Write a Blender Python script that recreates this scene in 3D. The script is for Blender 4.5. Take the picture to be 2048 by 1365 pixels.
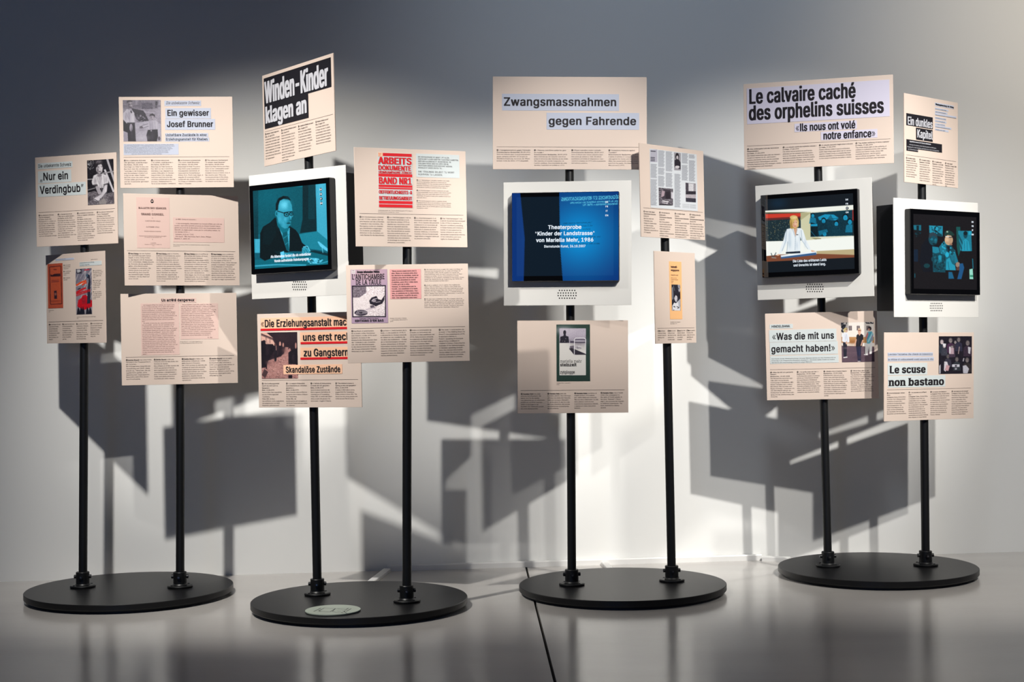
import bpy, bmesh, math, os
import numpy as np
from mathutils import Matrix, Vector
from mathutils.geometry import tessellate_polygon
for o in list(bpy.data.objects): bpy.data.objects.remove(o, do_unlink=True)
SC = bpy.context.scene
COL = SC.collection

# ------------------------------------------------------------------ camera
F_PX, PITCH, ROLL, CAM_H = 3025.7, -0.00184, 0.01618, 1.0
_c, _s, _cr, _sr = math.cos(PITCH), math.sin(PITCH), math.cos(ROLL), math.sin(ROLL)
FWD = np.array([0, _c, _s]); _x = np.array([1., 0, 0]); _y = np.array([0, -_s, _c])
RGT = _x*_cr - _y*_sr; UPV = _x*_sr + _y*_cr
CAMP = np.array([0, 0, CAM_H])
cd = bpy.data.cameras.new('camera'); cam = bpy.data.objects.new('camera', cd); COL.objects.link(cam)
cd.sensor_width = 36.0; cd.lens = F_PX/2048*36.0; cd.clip_start = 0.05; cd.clip_end = 60
M = Matrix.Identity(4)
for i in range(3):
    M[i][0] = RGT[i]; M[i][1] = UPV[i]; M[i][2] = -FWD[i]; M[i][3] = CAMP[i]
cam.matrix_world = M
SC.camera = cam

# ------------------------------------------------------------------ view, world, lights
vs = SC.view_settings
vs.view_transform = 'Standard'; vs.look = 'None'; vs.gamma = 1.0; vs.use_curve_mapping = False
vs.exposure = 0.0
w = bpy.data.worlds.new('exhibition_room_ambient'); SC.world = w; w.use_nodes = True
w.node_tree.nodes['Background'].inputs[0].default_value = (0.028, 0.031, 0.040, 1)
w.node_tree.nodes['Background'].inputs[1].default_value = 1.0

def spot(name, loc, aim, power, size_deg, blend=0.6, radius=0.04, col=(1, 0.97, 0.92)):
    d = bpy.data.lights.new(name, 'SPOT'); d.energy = power; d.spot_size = math.radians(size_deg)
    d.spot_blend = blend; d.shadow_soft_size = radius; d.color = col
    o = bpy.data.objects.new(name, d); COL.objects.link(o); o.location = loc
    o.rotation_euler = (Vector(aim)-Vector(loc)).to_track_quat('-Z', 'Y').to_euler()
    return o
spot('track_spot_right', (2.12, 3.62, 2.80), (1.72, 6.6, 0.36), 285, 54, 0.9, 0.035)
spot('track_spot_inner', (2.29, 2.41, 3.20), (-1.12, 6.42, 0.90), 720, 11.5, 0.9, 0.045)
spot('track_spot_outer', (3.10, 2.95, 3.95), (1.10, 6.5, 1.02), 1080, 27.5, 1.0, 0.045)
spot('track_spot_left', (-1.60, 4.22, 2.84), (-0.75, 6.5, 0.38), 385, 64, 1.0, 0.035)
spot('track_spot_wash', (3.9, 4.3, 3.2), (2.85, 6.8, 2.45), 260, 54, 1.0, 0.12, (1, 0.9, 0.76))
spot('ceiling_wash', (0.6, 3.4, 4.4), (0.95, 6.6, 2.35), 120, 56, 1.0, 0.25, (0.72, 0.84, 1.0))
spot('added_fill_centre', (1.25, 3.10, 2.90), (0.20, 5.88, 1.47), 500, 26, 1.0, 0.04)  # added fill spot, only there to brighten the third stand's boards and monitor

# ------------------------------------------------------------------ materials
def s2l(c):
    c = np.asarray(c, float)/255.0
    return np.where(c <= 0.04045, c/12.92, ((c+0.055)/1.055)**2.4)
def mat(name, col, rough=0.5, metal=0.0, spec=0.5, noise=0.0, nscale=20.0, bump=0.0, coat=0.0, srgb=True):
    m = bpy.data.materials.new(name); m.use_nodes = True; nt = m.node_tree; b = nt.nodes['Principled BSDF']
    c = tuple(s2l(col)) if srgb else tuple(col)
    b.inputs['Base Color'].default_value = (*c, 1); b.inputs['Roughness'].default_value = rough
    b.inputs['Metallic'].default_value = metal; b.inputs['Specular IOR Level'].default_value = spec
    b.inputs['Coat Weight'].default_value = coat
    if noise or bump:
        tc = nt.nodes.new('ShaderNodeTexCoord'); n = nt.nodes.new('ShaderNodeTexNoise')
        n.inputs['Scale'].default_value = nscale; n.inputs['Detail'].default_value = 5
        nt.links.new(tc.outputs['Object'], n.inputs['Vector'])
        if noise:
            mx = nt.nodes.new('ShaderNodeMix'); mx.data_type = 'RGBA'
            mx.inputs[6].default_value = (*[x*(1-noise) for x in c], 1); mx.inputs[7].default_value = (*[min(1, x*(1+noise)) for x in c], 1)
            nt.links.new(n.outputs['Fac'], mx.inputs[0]); nt.links.new(mx.outputs[2], b.inputs['Base Color'])
        if bump:
            bp = nt.nodes.new('ShaderNodeBump'); bp.inputs['Strength'].default_value = bump; bp.inputs['Distance'].default_value = 0.01
            nt.links.new(n.outputs['Fac'], bp.inputs['Height']); nt.links.new(bp.outputs[0], b.inputs['Normal'])
    return m
def attr_mat(name, emit=False, rough=0.45):
    m = bpy.data.materials.new(name); m.use_nodes = True; nt = m.node_tree; b = nt.nodes['Principled BSDF']
    a = nt.nodes.new('ShaderNodeAttribute'); a.attribute_name = 'Col'
    if emit:
        b.inputs['Base Color'].default_value = (0.004, 0.004, 0.005, 1); b.inputs['Roughness'].default_value = 0.0
        b.inputs['IOR'].default_value = 1.6
        nt.links.new(a.outputs['Color'], b.inputs['Emission Color']); b.inputs['Emission Strength'].default_value = 1.0
    else:
        nt.links.new(a.outputs['Color'], b.inputs['Base Color']); b.inputs['Roughness'].default_value = rough
        b.inputs['Specular IOR Level'].default_value = 0.3
    return m
def emit_mat(name, col, strength):
    m = bpy.data.materials.new(name); m.use_nodes = True; nt = m.node_tree; b = nt.nodes['Principled BSDF']
    b.inputs['Base Color'].default_value = (0.01, 0.01, 0.01, 1)
    b.inputs['Emission Color'].default_value = (*s2l(col), 1); b.inputs['Emission Strength'].default_value = strength
    return m
MT = {
 'board': mat('pink_board', (210, 192, 179), 0.6, noise=0.02, nscale=6, spec=0.25),
 'plate': mat('white_plate', (214, 212, 207), 0.5, noise=0.015, nscale=8, spec=0.3),
 'ink': mat('print_ink', (34, 30, 34), 0.6, spec=0.2),
 'text_ink': mat('body_text_ink', (56, 50, 50), 0.6, spec=0.2),
 'grey_ink': mat('grey_print_ink', (84, 76, 76), 0.6, spec=0.2),
 'brown_ink': mat('brown_print_ink', (96, 66, 62), 0.6, spec=0.2),
 'red_ink': mat('red_print_ink', (206, 22, 34), 0.6, spec=0.2),
 'white_ink': mat('white_print_ink', (190, 190, 196), 0.6, spec=0.2),
 'black_slip': mat('black_print', (26, 25, 31), 0.6, spec=0.2),
 'blue_slip': mat('bluish_paper', (182, 187, 202), 0.7, spec=0.2),
 'white_slip': mat('cool_white_paper', (196, 203, 203), 0.7, spec=0.2),
 'lilac_slip': mat('lilac_paper', (200, 195, 211), 0.7, spec=0.2),
 'pink_slip': mat('pink_paper', (212, 182, 172), 0.7, noise=0.03, nscale=9, spec=0.2),
 'rose_slip': mat('rose_paper', (216, 154, 152), 0.7, noise=0.03, nscale=9, spec=0.2),
 'peach_slip': mat('peach_paper', (236, 188, 156), 0.7, spec=0.2),
 'photo': attr_mat('printed_picture'),
 'screen': attr_mat('lit_display', True),
 'metal': mat('black_powder_coat', (15, 16, 18), 0.42, spec=0.45, noise=0.05, nscale=60),
 'base': mat('black_laminate', (21, 21, 23), 0.38, spec=0.28, noise=0.06, nscale=14, bump=0.02),
 'screw': mat('steel_screw', (150, 150, 155), 0.25, metal=1.0),
 'housing': mat('black_plastic', (24, 24, 27), 0.35, spec=0.4, noise=0.04, nscale=40),
 'glass': mat('display_glass', (3, 3, 4), 0.0, spec=0.5),
 'box': mat('dark_box_paint', (30, 31, 34), 0.5, noise=0.04, nscale=30),
 'hole': mat('speaker_hole', (8, 8, 9), 0.8),
 'duct': mat('white_plastic', (234, 233, 230), 0.4, noise=0.02, nscale=20),
 'green': mat('pale_green_laminate', (176, 186, 172), 0.5, noise=0.04, nscale=25),
 'title': emit_mat('lit_white_text', (235, 245, 255), 1.0),
 'title_dark': mat('icon_line', (38, 44, 40), 0.6),
}
MT['glass'].node_tree.nodes['Principled BSDF'].inputs['IOR'].default_value = 1.6

# ------------------------------------------------------------------ mesh helpers
class MB:
    def __init__(self): self.v = []; self.f = []; self.mi = []; self.n = 0
    def add(self, verts, faces, mi=0):
        verts = np.asarray(verts, float).reshape(-1, 3)
        self.v.append(verts)
        for f in faces: self.f.append(tuple(int(i)+self.n for i in f)); self.mi.append(mi)
        self.n += len(verts)
    def box(self, x0, x1, y0, y1, z0, z1, mi=0):
        v = [(x, y, z) for x in (x0, x1) for y in (y0, y1) for z in (z0, z1)]
        self.add(v, [(0, 1, 3, 2), (4, 6, 7, 5), (0, 4, 5, 1), (2, 3, 7, 6), (0, 2, 6, 4), (1, 5, 7, 3)], mi)
    def lathe(self, prof, seg=48, c=(0, 0), mi=0):
        n = len(prof); t = np.arange(seg)*2*math.pi/seg
        v = [(c[0]+r*math.cos(a), c[1]+r*math.sin(a), z) for a in t for r, z in prof]
        f = []
        for i in range(seg):
            j = (i+1) % seg
            for k in range(n-1): f.append((i*n+k, j*n+k, j*n+k+1, i*n+k+1))
        f.append([i*n+n-1 for i in range(seg)]); f.append([i*n for i in range(seg)][::-1])
        self.add(v, f, mi)
    def tube(self, a, b, r, seg=24, mi=0, cap=True):
        a = np.array(a, float); b = np.array(b, float); d = (b-a)/np.linalg.norm(b-a)
        u = np.cross(d, [0, 0, 1.] if abs(d[2]) < .9 else [1., 0, 0]); u /= np.linalg.norm(u); w_ = np.cross(d, u)
        t = np.arange(seg)*2*math.pi/seg
        ring = np.cos(t)[:, None]*u*r+np.sin(t)[:, None]*w_*r
        v = np.concatenate([a+ring, b+ring])
        f = [(i, (i+1) % seg, seg+(i+1) % seg, seg+i) for i in range(seg)]
        if cap: f += [list(range(seg))[::-1], list(range(seg, 2*seg))]
        self.add(v, f, mi)
    def build(self, name, mats, parent=None, smooth=False, bevel=0.0):
        me = bpy.data.meshes.new(name)
        me.from_pydata(np.concatenate(self.v).tolist(), [], self.f)
        mats = mats if isinstance(mats, (list, tuple)) else [mats]
        for m in mats: me.materials.append(m)
        if len(mats) > 1: me.polygons.foreach_set('material_index', self.mi)
        if smooth:
            me.polygons.foreach_set('use_smooth', [True]*len(me.polygons))
        me.update()
        bm = bmesh.new(); bm.from_mesh(me)
        if bevel or len(bm.faces) < 3000:
            bmesh.ops.recalc_face_normals(bm, faces=bm.faces) if not name.startswith(('lettering', 'text', 'caption', 'icon')) else None
        if bevel:
            ed = [e for e in bm.edges if len(e.link_faces) == 2 and e.calc_face_angle(0) > 0.6]
            bmesh.ops.bevel(bm, geom=ed, offset=bevel, segments=2, affect='EDGES', profile=0.5)
        bm.to_mesh(me); bm.free()
        o = bpy.data.objects.new(name, me); COL.objects.link(o)
        if parent is not None: o.parent = parent
        if smooth:
            for p in me.polygons: p.use_smooth = True
            try: me.set_sharp_from_angle(angle=math.radians(35))
            except Exception: pass
        return o
def empty(name, label, cat, group=None, mw=None):
    o = bpy.data.objects.new(name, None); COL.objects.link(o); o.empty_display_size = 0.1
    if mw is not None: o.matrix_world = mw
    tag(o, label, cat, group); return o
def tag(o, label, cat, group=None):
    o['label'] = label; o['category'] = cat
    if group: o['group'] = group
    return o

# ------------------------------------------------------------------ lettering: a small library of glyph outlines
CH = sorted(set(''.join(chr(i) for i in range(33, 127)) + 'äöüÄÖÜßéèêàçôîœÉ«»„“”’–ù'))
ROUND = set('aceosgqpdtCGOSQJU&«»„“”’:;.,!?()-–+*/0123456789')
def glyph_lib(font, res, serif=False):
    """every glyph as filled outlines: (x, y, layer), triangles, advance; cap height = 1. Overlapping strokes get layers of their own"""
    objs = {}
    def mk(s):
        c = bpy.data.curves.new('glyph', 'FONT'); c.body = s
        if font: c.font = font
        o = bpy.data.objects.new('glyph', c); COL.objects.link(o); return o
    for ch in CH: objs[ch] = (mk(ch), mk('H'+ch+'H'))
    hh = mk('HH')
    bpy.context.view_layer.update(); dg = bpy.context.evaluated_depsgraph_get()
    def polys(o):
        cu = o.to_curve(dg); out = []
        for sp in cu.splines:
            P = []; n = len(sp.bezier_points)
            for i in range(n):
                p, q = sp.bezier_points[i], sp.bezier_points[(i+1) % n]
                straight = (p.handle_right-p.co).cross(q.co-p.co).length < 1e-7 and (q.handle_left-q.co).cross(q.co-p.co).length < 1e-7
                k = 1 if straight else res
                for t in range(k):
                    t /= k; u = 1-t; r = p.co*u**3+p.handle_right*3*u*u*t+q.handle_left*3*u*t*t+q.co*t**3
                    P.append((r.x, r.y))
            if len(P) > 2: out.append(np.array(P))
        o.to_curve_clear(); return out
    xmax = lambda o: max(p[:, 0].max() for p in polys(o))
    H = polys(objs['H'][0]); y0 = min(p[:, 1].min() for p in H); cap = max(p[:, 1].max() for p in H)-y0; hx = xmax(hh)
    area = lambda p: 0.5*float(np.sum(p[:, 0]*np.roll(p[:, 1], -1)-np.roll(p[:, 0], -1)*p[:, 1]))
    def inside(pt, p):
        r = False; j = len(p)-1
        for i in range(len(p)):
            if (p[i, 1] > pt[1]) != (p[j, 1] > pt[1]) and pt[0] < (p[j, 0]-p[i, 0])*(pt[1]-p[i, 1])/(p[j, 1]-p[i, 1])+p[i, 0]: r = not r
            j = i
        return r
    big = max(H, key=lambda p: abs(area(p))); sgn = 1 if area(big) > 0 else -1
    lib = {}
    for ch, (o1, o2) in objs.items():
        pl = [(p-np.array([0, y0]))/cap for p in polys(o1)]
        if not pl: continue
        adv = (xmax(o2)-hx)/cap; V, T = [], []; n = 0
        if ch == 'I': pl = [np.array([(.11, 0), (.24, 0), (.24, 1), (.11, 1)])*np.array([1, 1.])]; adv = .35; outer, holes = pl, []
        elif ch in 'PR':      # stem, bowl and leg as plain shapes
            t = np.linspace(math.pi/2, -math.pi/2, 13); arc = lambda r: [(.42+r*1.0*math.cos(q), .71+r*math.sin(q)) for q in t]
            outer = [np.array([(.11, 1.)]+arc(.29)+[(.11, .42)])*np.array([1, 1]), np.array([(.11, 0), (.24, 0), (.24, .6), (.11, .6)])]; holes = [np.array([(.24, .885)]+arc(.175)+[(.24, .535)])]
            if ch == 'R': outer.append(np.array([(.36, .47), (.50, .47), (.74, 0), (.59, 0)]))
            adv = .76 if ch == 'P' else .80
        else:
            outer = [p for p in pl if area(p)*sgn > 0]; holes = [p for p in pl if area(p)*sgn <= 0]
        if ch in 'eéèê':     # one stroke that crosses itself: take the font's own filled shape
            e = o1.evaluated_get(dg); m = e.to_mesh(); m.calc_loop_triangles()
            V = [np.array([((v.co.x)/cap, (v.co.y-y0)/cap, 0.) for v in m.vertices])]; T = [list(t.vertices) for t in m.loop_triangles]; e.to_mesh_clear(); outer = []
        for li, p in enumerate(outer):
            hs = [h for h in holes if inside(h.mean(0), p) or inside(h[0], p)]
            rings = [[Vector((x, y, 0)) for x, y in q] for q in [p]+hs]
            tri = tessellate_polygon(rings); pts = np.concatenate([p]+hs)
            V.append(np.column_stack([pts, np.full(len(pts), float(li))])); T += [[i+n for i in t] for t in tri]; n += len(pts)
            if serif and ch not in ROUND:
                for i in range(len(p)):
                    q, r = p[i], p[(i+1) % len(p)]
                    if abs(q[1]-r[1]) > .01: continue
                    L = abs(q[0]-r[0]); y = (q[1]+r[1])/2
                    if not 0.05 < L < 0.40: continue
                    if not (abs(y) < .04 or abs(y-1) < .06 or abs(y-.75) < .04 or y < -.2): continue
                    up = p[:, 1].mean() > y; xa, xb = min(q[0], r[0])-.08, max(q[0], r[0])+.08; ya, yb = (y, y+.06) if up else (y-.06, y)
                    V.append(np.array([(xa, ya, 4.), (xb, ya, 4.), (xb, yb, 4.), (xa, yb, 4.)])); T += [[n, n+1, n+2], [n, n+2, n+3]]; n += 4
        if serif: adv += .05
        T = np.array(T); Vv = np.concatenate(V); e1 = Vv[T[:, 1]]-Vv[T[:, 0]]; e2 = Vv[T[:, 2]]-Vv[T[:, 0]]; bad = e1[:, 0]*e2[:, 1]-e1[:, 1]*e2[:, 0] < 0
        T[bad] = T[bad][:, ::-1]; lib[ch] = (Vv, T, adv)
    for q in list(objs.values())+[(hh,)]:
        for o in q: c = o.data; bpy.data.objects.remove(o); bpy.data.curves.remove(c)
    return lib
FONT = None
try:
    FONT = bpy.data.fonts.load(os.path.join(bpy.utils.system_resource('DATAFILES', path='fonts'), 'Inter.woff2'))
except Exception: pass
def heavier(lib, b, S0):
    out = {}
    for ch, (v, t, adv) in lib.items():
        n = len(v); shifts = S0[:1] if ch in '«»„“”"' else S0
        out[ch] = (np.concatenate([v+np.array([sx*b+b, sy*b*.55, 5*i]) for i, (sx, sy) in enumerate(shifts)]), np.concatenate([t+n*i for i in range(len(shifts))]), adv+1.6*b)
    return out
LIB = {'small': glyph_lib(FONT, 2), 'reg': glyph_lib(FONT, 5), 'serif': glyph_lib(FONT, 5, True)}
CORN = ((-1, -1), (1, -1), (1, 1), (-1, 1), (0, 0))
LIB['smallbold'] = heavier(LIB['small'], .03, ((-1, 0), (1, 0)))
LIB['bold'] = heavier(LIB['reg'], .034, CORN); LIB['serifbold'] = heavier(LIB['serif'], .03, CORN)
def natural(s, font, track=0.0):
    L = LIB[font]; return sum((L[c][2] if c in L else 0.42)+track for c in s)
def put(mb, s, x, y, sx, sy, d, font='small', smear=0.0, slant=0.0, track=0.0, mi=0):
    """text along local x at (x, y); cap height sy, width scale sx; d = distance in front of the board"""
    L = LIB[font]; pen = 0.0; vs_, fs_ = [], []; n = 0; smear = smear*0.4
    for c in s:
        offs = (0.0,) if not smear or c in '«»„“”"' else (-smear, -smear/2, 0.0, smear/2, smear)
        if c not in L: pen += 0.42+track; continue
        v, t, adv = L[c]
        for k_, o_ in enumerate(offs):
            X = x+(v[:, 0]+pen+o_)*sx+v[:, 1]*sy*slant; Y = y+v[:, 1]*sy
            vs_.append(np.stack([X, -d-(v[:, 2]+25*k_)*8e-6, Y], 1)); fs_.append(t+n); n += len(v)
        pen += adv+track
    if vs_: mb.add(np.concatenate(vs_), np.concatenate(fs_).tolist(), mi)

# ------------------------------------------------------------------ placement of boards (pose of every board measured in metres)
R_BASE, HALF_SEP, H_PANEL, W_MON, H_MON = 0.4034, 0.1991, 0.3580, 0.4921, 0.4757
TB = 0.036; WA, WB = 6.6126, 0.0882
BASES = [(-1.5253, 5.9981, -0.1026), (-0.5784, 5.6546, -0.4845), (0.4146, 5.9052, 0.1398), (1.4883, 6.2336, -0.0499)]
LEAN = [(0.0206, 0.0056), (0.0157, 0.007), (-0.0033, -0.0016), (0.017, 0.0037), (0.0102, -0.0004), (-0.0046, -0.0015), (-0.0099, -0.003), (0.0042, -0.0045)]
FIT = {
 'verding': (0, -0.0205, 1.5769, -0.3254, 0.3771, 0.0024, 0.0019), 'redbook': (0, -0.0195, 1.1875, -0.7143, 0.4132, -0.0032, 0.0009),
 'brunner': (1, -0.0117, 1.7938, 0.0967, 0.4397, 0.0018, 0.0002), 'golay': (1, 0.0013, 1.4078, 0.4275, 0.4523, 0.0002, -0.0005),
 'arrete': (1, -0.0028, 1.0189, 0.2205, 0.4460, 0.0006, 0), 'winden': (2, -0.0277, 1.8737, -0.9278, 0.5546, 0.0031, 0.0075),
 'mon1': (2, 0.0046, 1.4061, -0.6090, 0.5, 0.0071, 0.0063), 'erz': (2, -0.0016, 0.9296, -0.3258, 0.4308, 0.0026, 0.0021),
 'arbeits': (3, 0.0056, 1.5197, 0.4497, 0.4392, 0.0043, -0.0006), 'anti': (3, 0.0024, 1.0977, 0.1081, 0.4458, 0.0030, -0.0004),
 'fahr': (4, 0.0007, 1.8280, 0.0344, 0.5962, -0.0147, 0.0006), 'mon2': (4, -0.0030, 1.3606, -0.1380, 0.5, -0.0139, -0.0005),
 'stein': (4, 0.0059, 0.8859, 0.0708, 0.4301, -0.0119, 0.0005), 'news': (5, 0.0195, 1.5594, 0.8267, 0.4177, 0.0048, -0.0017),
 'orange': (5, 0.0223, 1.1488, 0.8800, 0.2877, 0.0022, -0.0010), 'calv': (6, 0.0060, 1.8632, -0.3301, 0.6064, -0.0051, 0.0010),
 'mon3': (6, -0.0018, 1.3816, -0.5250, 0.5, 0.0062, 0.0017), 'was': (6, -0.0061, 0.9073, -0.1449, 0.4512, 0.0082, 0.0001),
 'dunk': (7, 0.0292, 1.7805, 0.7319, 0.3945, -0.0090, 0.0082), 'mon4': (7, 0.0018, 1.2957, 0.5607, 0.5, -0.0090, 0.0048),
 'scuse': (7, 0.0041, 0.8174, 0.4894, 0.4878, -0.0122, 0.0122)}
CROP = {'verding': (60, 290, 6.5), 'redbook': (80, 490, 6.5), 'brunner': (225, 180, 6.502), 'golay': (235, 375, 6.659),
 'arrete': (230, 575, 6.658), 'winden': (510, 95, 5.461), 'mon1': (485, 320, 4.708), 'erz': (500, 615, 6.5),
 'arbeits': (700, 290, 6.348), 'anti': (690, 515, 6.204), 'fahr': (970, 140, 6.0235), 'mon2': (990, 350, 5.055),
 'stein': (1020, 630, 6.5), 'news': (1265, 275, 6.5), 'orange': (1265, 490, 6.5), 'calv': (1475, 140, 6.3015),
 'mon3': (1490, 350, 5.25), 'was': (1510, 610, 6.823), 'dunk': (1790, 170, 6.206), 'mon4': (1740, 380, 4.876), 'scuse': (1750, 650, 6.826)}
def pole_base(i):
    X, Y, yaw = BASES[i//2]; sg = -1 if i % 2 == 0 else 1
    return np.array([X+sg*HALF_SEP*math.cos(yaw), Y+sg*HALF_SEP*math.sin(yaw), TB])
def ray(px, py):
    d = FWD*F_PX+RGT*(px-1024)-UPV*(py-682.5); return d/np.linalg.norm(d)
def floor_pt(px, py, z=0.0):
    d = ray(px, py); t = (z-CAM_H)/d[2]; return CAMP+d*t

class Board:
    """a flat board on a pole; local x right, z up, -y out of the face; origin at the middle of its lower edge"""
    def __init__(s, key, name, label, cat, group, monitor=False):
        pole, u, z, yaw, w_, roll, pit = FIT[key]
        s.key = key; s.w = W_MON if monitor else w_; s.h = H_MON if monitor else H_PANEL
        dp = 0.075 if monitor else 0.03
        pb = pole_base(pole); lx, ly = LEAN[pole]
        ax = pb+np.array([lx, ly, 1])*(z-TB)
        xa = np.array([math.cos(yaw), math.sin(yaw), 0]); n = np.array([math.sin(yaw), -math.cos(yaw), 0]); up = np.array([0, 0, 1.])
        up2 = up*math.cos(pit)+n*math.sin(pit); s.n = n*math.cos(pit)-up*math.sin(pit)
        s.xr = xa*math.cos(roll)+up2*math.sin(roll); s.ur = -xa*math.sin(roll)+up2*math.cos(roll)
        c = ax+s.n*dp+s.xr*u; s.o = c-s.ur*s.h/2; s.dp = dp; s.pu = -u
        mw = Matrix.Identity(4)
        for i in range(3): mw[i][0] = s.xr[i]; mw[i][1] = -s.n[i]; mw[i][2] = s.ur[i]; mw[i][3] = s.o[i]
        s.e = empty(name, label, cat, group, mw)
        s.cx, s.cy, s.k = CROP[key]
        s.tone = 'board'
    def uv(s, x, y, d=0.0):
        """photo position (in the enlarged crop of this board) -> metres on the board"""
        r = ray(s.cx+x/s.k, s.cy+y/s.k); o = s.o+s.n*d
        t = np.dot(o-CAMP, s.n)/np.dot(r, s.n); p = CAMP+r*t-o
        return float(np.dot(p, s.xr)), float(np.dot(p, s.ur))
    # -- printed things
    def board(s, th=0.004):
        m = MB(); m.box(-s.w/2, s.w/2, 0, th, 0, s.h); m.build('backing_board', MT[s.tone], s.e, bevel=0.0006)
        c = MB(); d1 = s.dp-0.0172
        for f in (0.3, 0.7): c.box(s.pu-0.02, s.pu+0.02, th, s.dp, s.h*f-0.012, s.h*f+0.012)
        c.build('pole_clip', MT['metal'], s.e, bevel=0.001)
    def slip(s, pts, m='blue_slip', th=0.0007, name='headline_slip'):
        P = [s.uv(*p) for p in pts]; mb = MB(); n = len(P)
        if n == 4:   # squared up on the board
            x0 = (P[0][0]+P[3][0])/2; x1 = (P[1][0]+P[2][0])/2; y1 = (P[0][1]+P[1][1])/2; y0 = (P[2][1]+P[3][1])/2
            P = [(x0, y1), (x1, y1), (x1, y0), (x0, y0)]
        v = [(x, -0.0001, y) for x, y in P]+[(x, -0.0001-th, y) for x, y in P]
        mb.add(v, [list(range(n, 2*n))]+[(i, (i+1) % n, n+(i+1) % n, n+i) for i in range(n)])
        return mb.build(name, MT[m], s.e)
    def text(s, t, x0, yb, cap, x1=None, m='ink', font='bold', smear=0.0, slant=0.0, name='lettering', parent=None, d=0.0014, mb=None, mi=0):
        u0, v0 = s.uv(x0, yb); v1 = s.uv(x0, yb-cap)[1]; sy = v1-v0
        nat = natural(t, font); sx = sy
        if x1 is not None: sx = (s.uv(x1, yb)[0]-u0)/nat
        own = mb is None; mb = mb or MB()
        put(mb, t, u0, v0, sx, sy, d, font, smear, slant, mi=mi)
        return mb.build(name, MT[m], parent or s.e) if own else None
    def rule(s, x0, y0, x1, y1, th=0.0011, m='ink'):
        a = s.uv(x0, y0); b = s.uv(x1, y1); mb = MB(); y = (a[1]+b[1])/2
        mb.add([(a[0], -0.0004, y-th/2), (b[0], -0.0004, y-th/2), (b[0], -0.0004, y+th/2), (a[0], -0.0004, y+th/2)], [(0, 1, 2, 3)])
        mb.build('rule_line', MT[m], s.e)
    def lines(s, x, y, width, pitch, lines, m='text_ink', nbold=0, code=None, name='text_column', parent=None, d=0.0006, capf=0.52, font='small', maxsx=1.15, just=False, lead=0):
        u, v = s.uv(x, y); p = v-s.uv(x, y+pitch)[1]; W = s.uv(x+width, y)[0]-u; cap = p*capf
        mb = MB(); nat = max(natural(l, 'smallbold' if (i < nbold and font == 'small') else font)+(1.6 if i == 0 and code else 0) for i, l in enumerate(lines)); sx = min(W/nat, cap*maxsx)
        for i, l in enumerate(lines):
            yy = v-i*p; xx = u; k = sx
            f = 'smallbold' if (i < nbold and font == 'small') else font
            if i == 0 and code:
                r = p*0.42; a = np.arange(14)*2*math.pi/14
                ry = r; mb.add([(u+r+math.cos(q)*r, -d, yy+cap/2+math.sin(q)*ry) for q in a], [list(range(14))], 0)
                put(mb, code, u+r-natural(code, 'smallbold')*cap*.3, yy+cap*.17, cap*.6, cap*.62, d+0.0004, 'smallbold', mi=1)
                xx = u+2.35*r; k = min(sx, (W-2.35*r)/natural(l, f))
            if lead and i == 0 and nbold == 0:
                a_, b_ = l[:lead], l[lead:]
                put(mb, a_, xx, yy, k, cap, d, 'smallbold', 0.02); put(mb, b_, xx+natural(a_, 'smallbold')*k, yy, k, cap, d, f); continue
            if just and i < len(lines)-1: k = W/natural(l, f)
            put(mb, l, xx, yy, k, cap, d, f)
        return mb.build(name, [MT[m], MT[s.tone]], parent or s.e)
    def columns(s, xs, ys, width, pitch, cols, nbold=(0, 0, 0, 0), lead=0, maxsx=1.15):
        for x, y, c, k, nb in zip(xs, ys, cols, ('DE', 'FR', 'IT', 'EN'), nbold):
            s.lines(x, y, width, pitch, [l.strip() for l in c.split('/')], nbold=nb, code=k, lead=lead, maxsx=maxsx)
    def pic(s, quad, draw, bg=(128, 128, 128), name='photograph', d=0.0009, res=1.5, m='photo', rounded=False, parent=None, tone=0.93):
        P = [s.uv(*q, d if m == 'screen' else 0) for q in quad]
        x0 = (P[0][0]+P[3][0])/2; x1 = (P[1][0]+P[2][0])/2; y1 = (P[0][1]+P[1][1])/2; y0 = (P[2][1]+P[3][1])/2
        wpx = abs(quad[1][0]-quad[0][0])/s.k; hpx = abs(quad[3][1]-quad[0][1])/s.k
        nx = max(8, int(wpx*res)); ny = max(8, int(hpx*res))
        cv = Canvas(nx, ny, lambda x, y: ((s.uv(x, y, d if m == 'screen' else 0)[0]-x0)/(x1-x0), (y1-s.uv(x, y, d if m == 'screen' else 0)[1])/(y1-y0)), bg)
        draw(cv); img = cv.result()*(tone if m != 'screen' else 1.0)
        X = np.linspace(x0, x1, nx); Y = np.linspace(y1, y0, ny)
        gx, gy = np.meshgrid(X, Y); v = np.stack([gx.ravel(), np.full(nx*ny, -d), gy.ravel()], 1)
        i, j = np.meshgrid(np.arange(nx-1), np.arange(ny-1)); a = (j*nx+i).ravel()
        f = np.stack([a, a+nx, a+nx+1, a+1], 1)
        me = bpy.data.meshes.new(name); me.from_pydata(v.tolist(), [], f.tolist())
        at = me.color_attributes.new('Col', 'FLOAT_COLOR', 'POINT')
        rgba = np.ones((nx*ny, 4)); rgba[:, :3] = s2l(img.reshape(-1, 3)); at.data.foreach_set('color', rgba.ravel())
        me.materials.append(MT[m])
        o = bpy.data.objects.new(name, me); COL.objects.link(o); o.parent = parent or s.e
        return o

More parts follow.
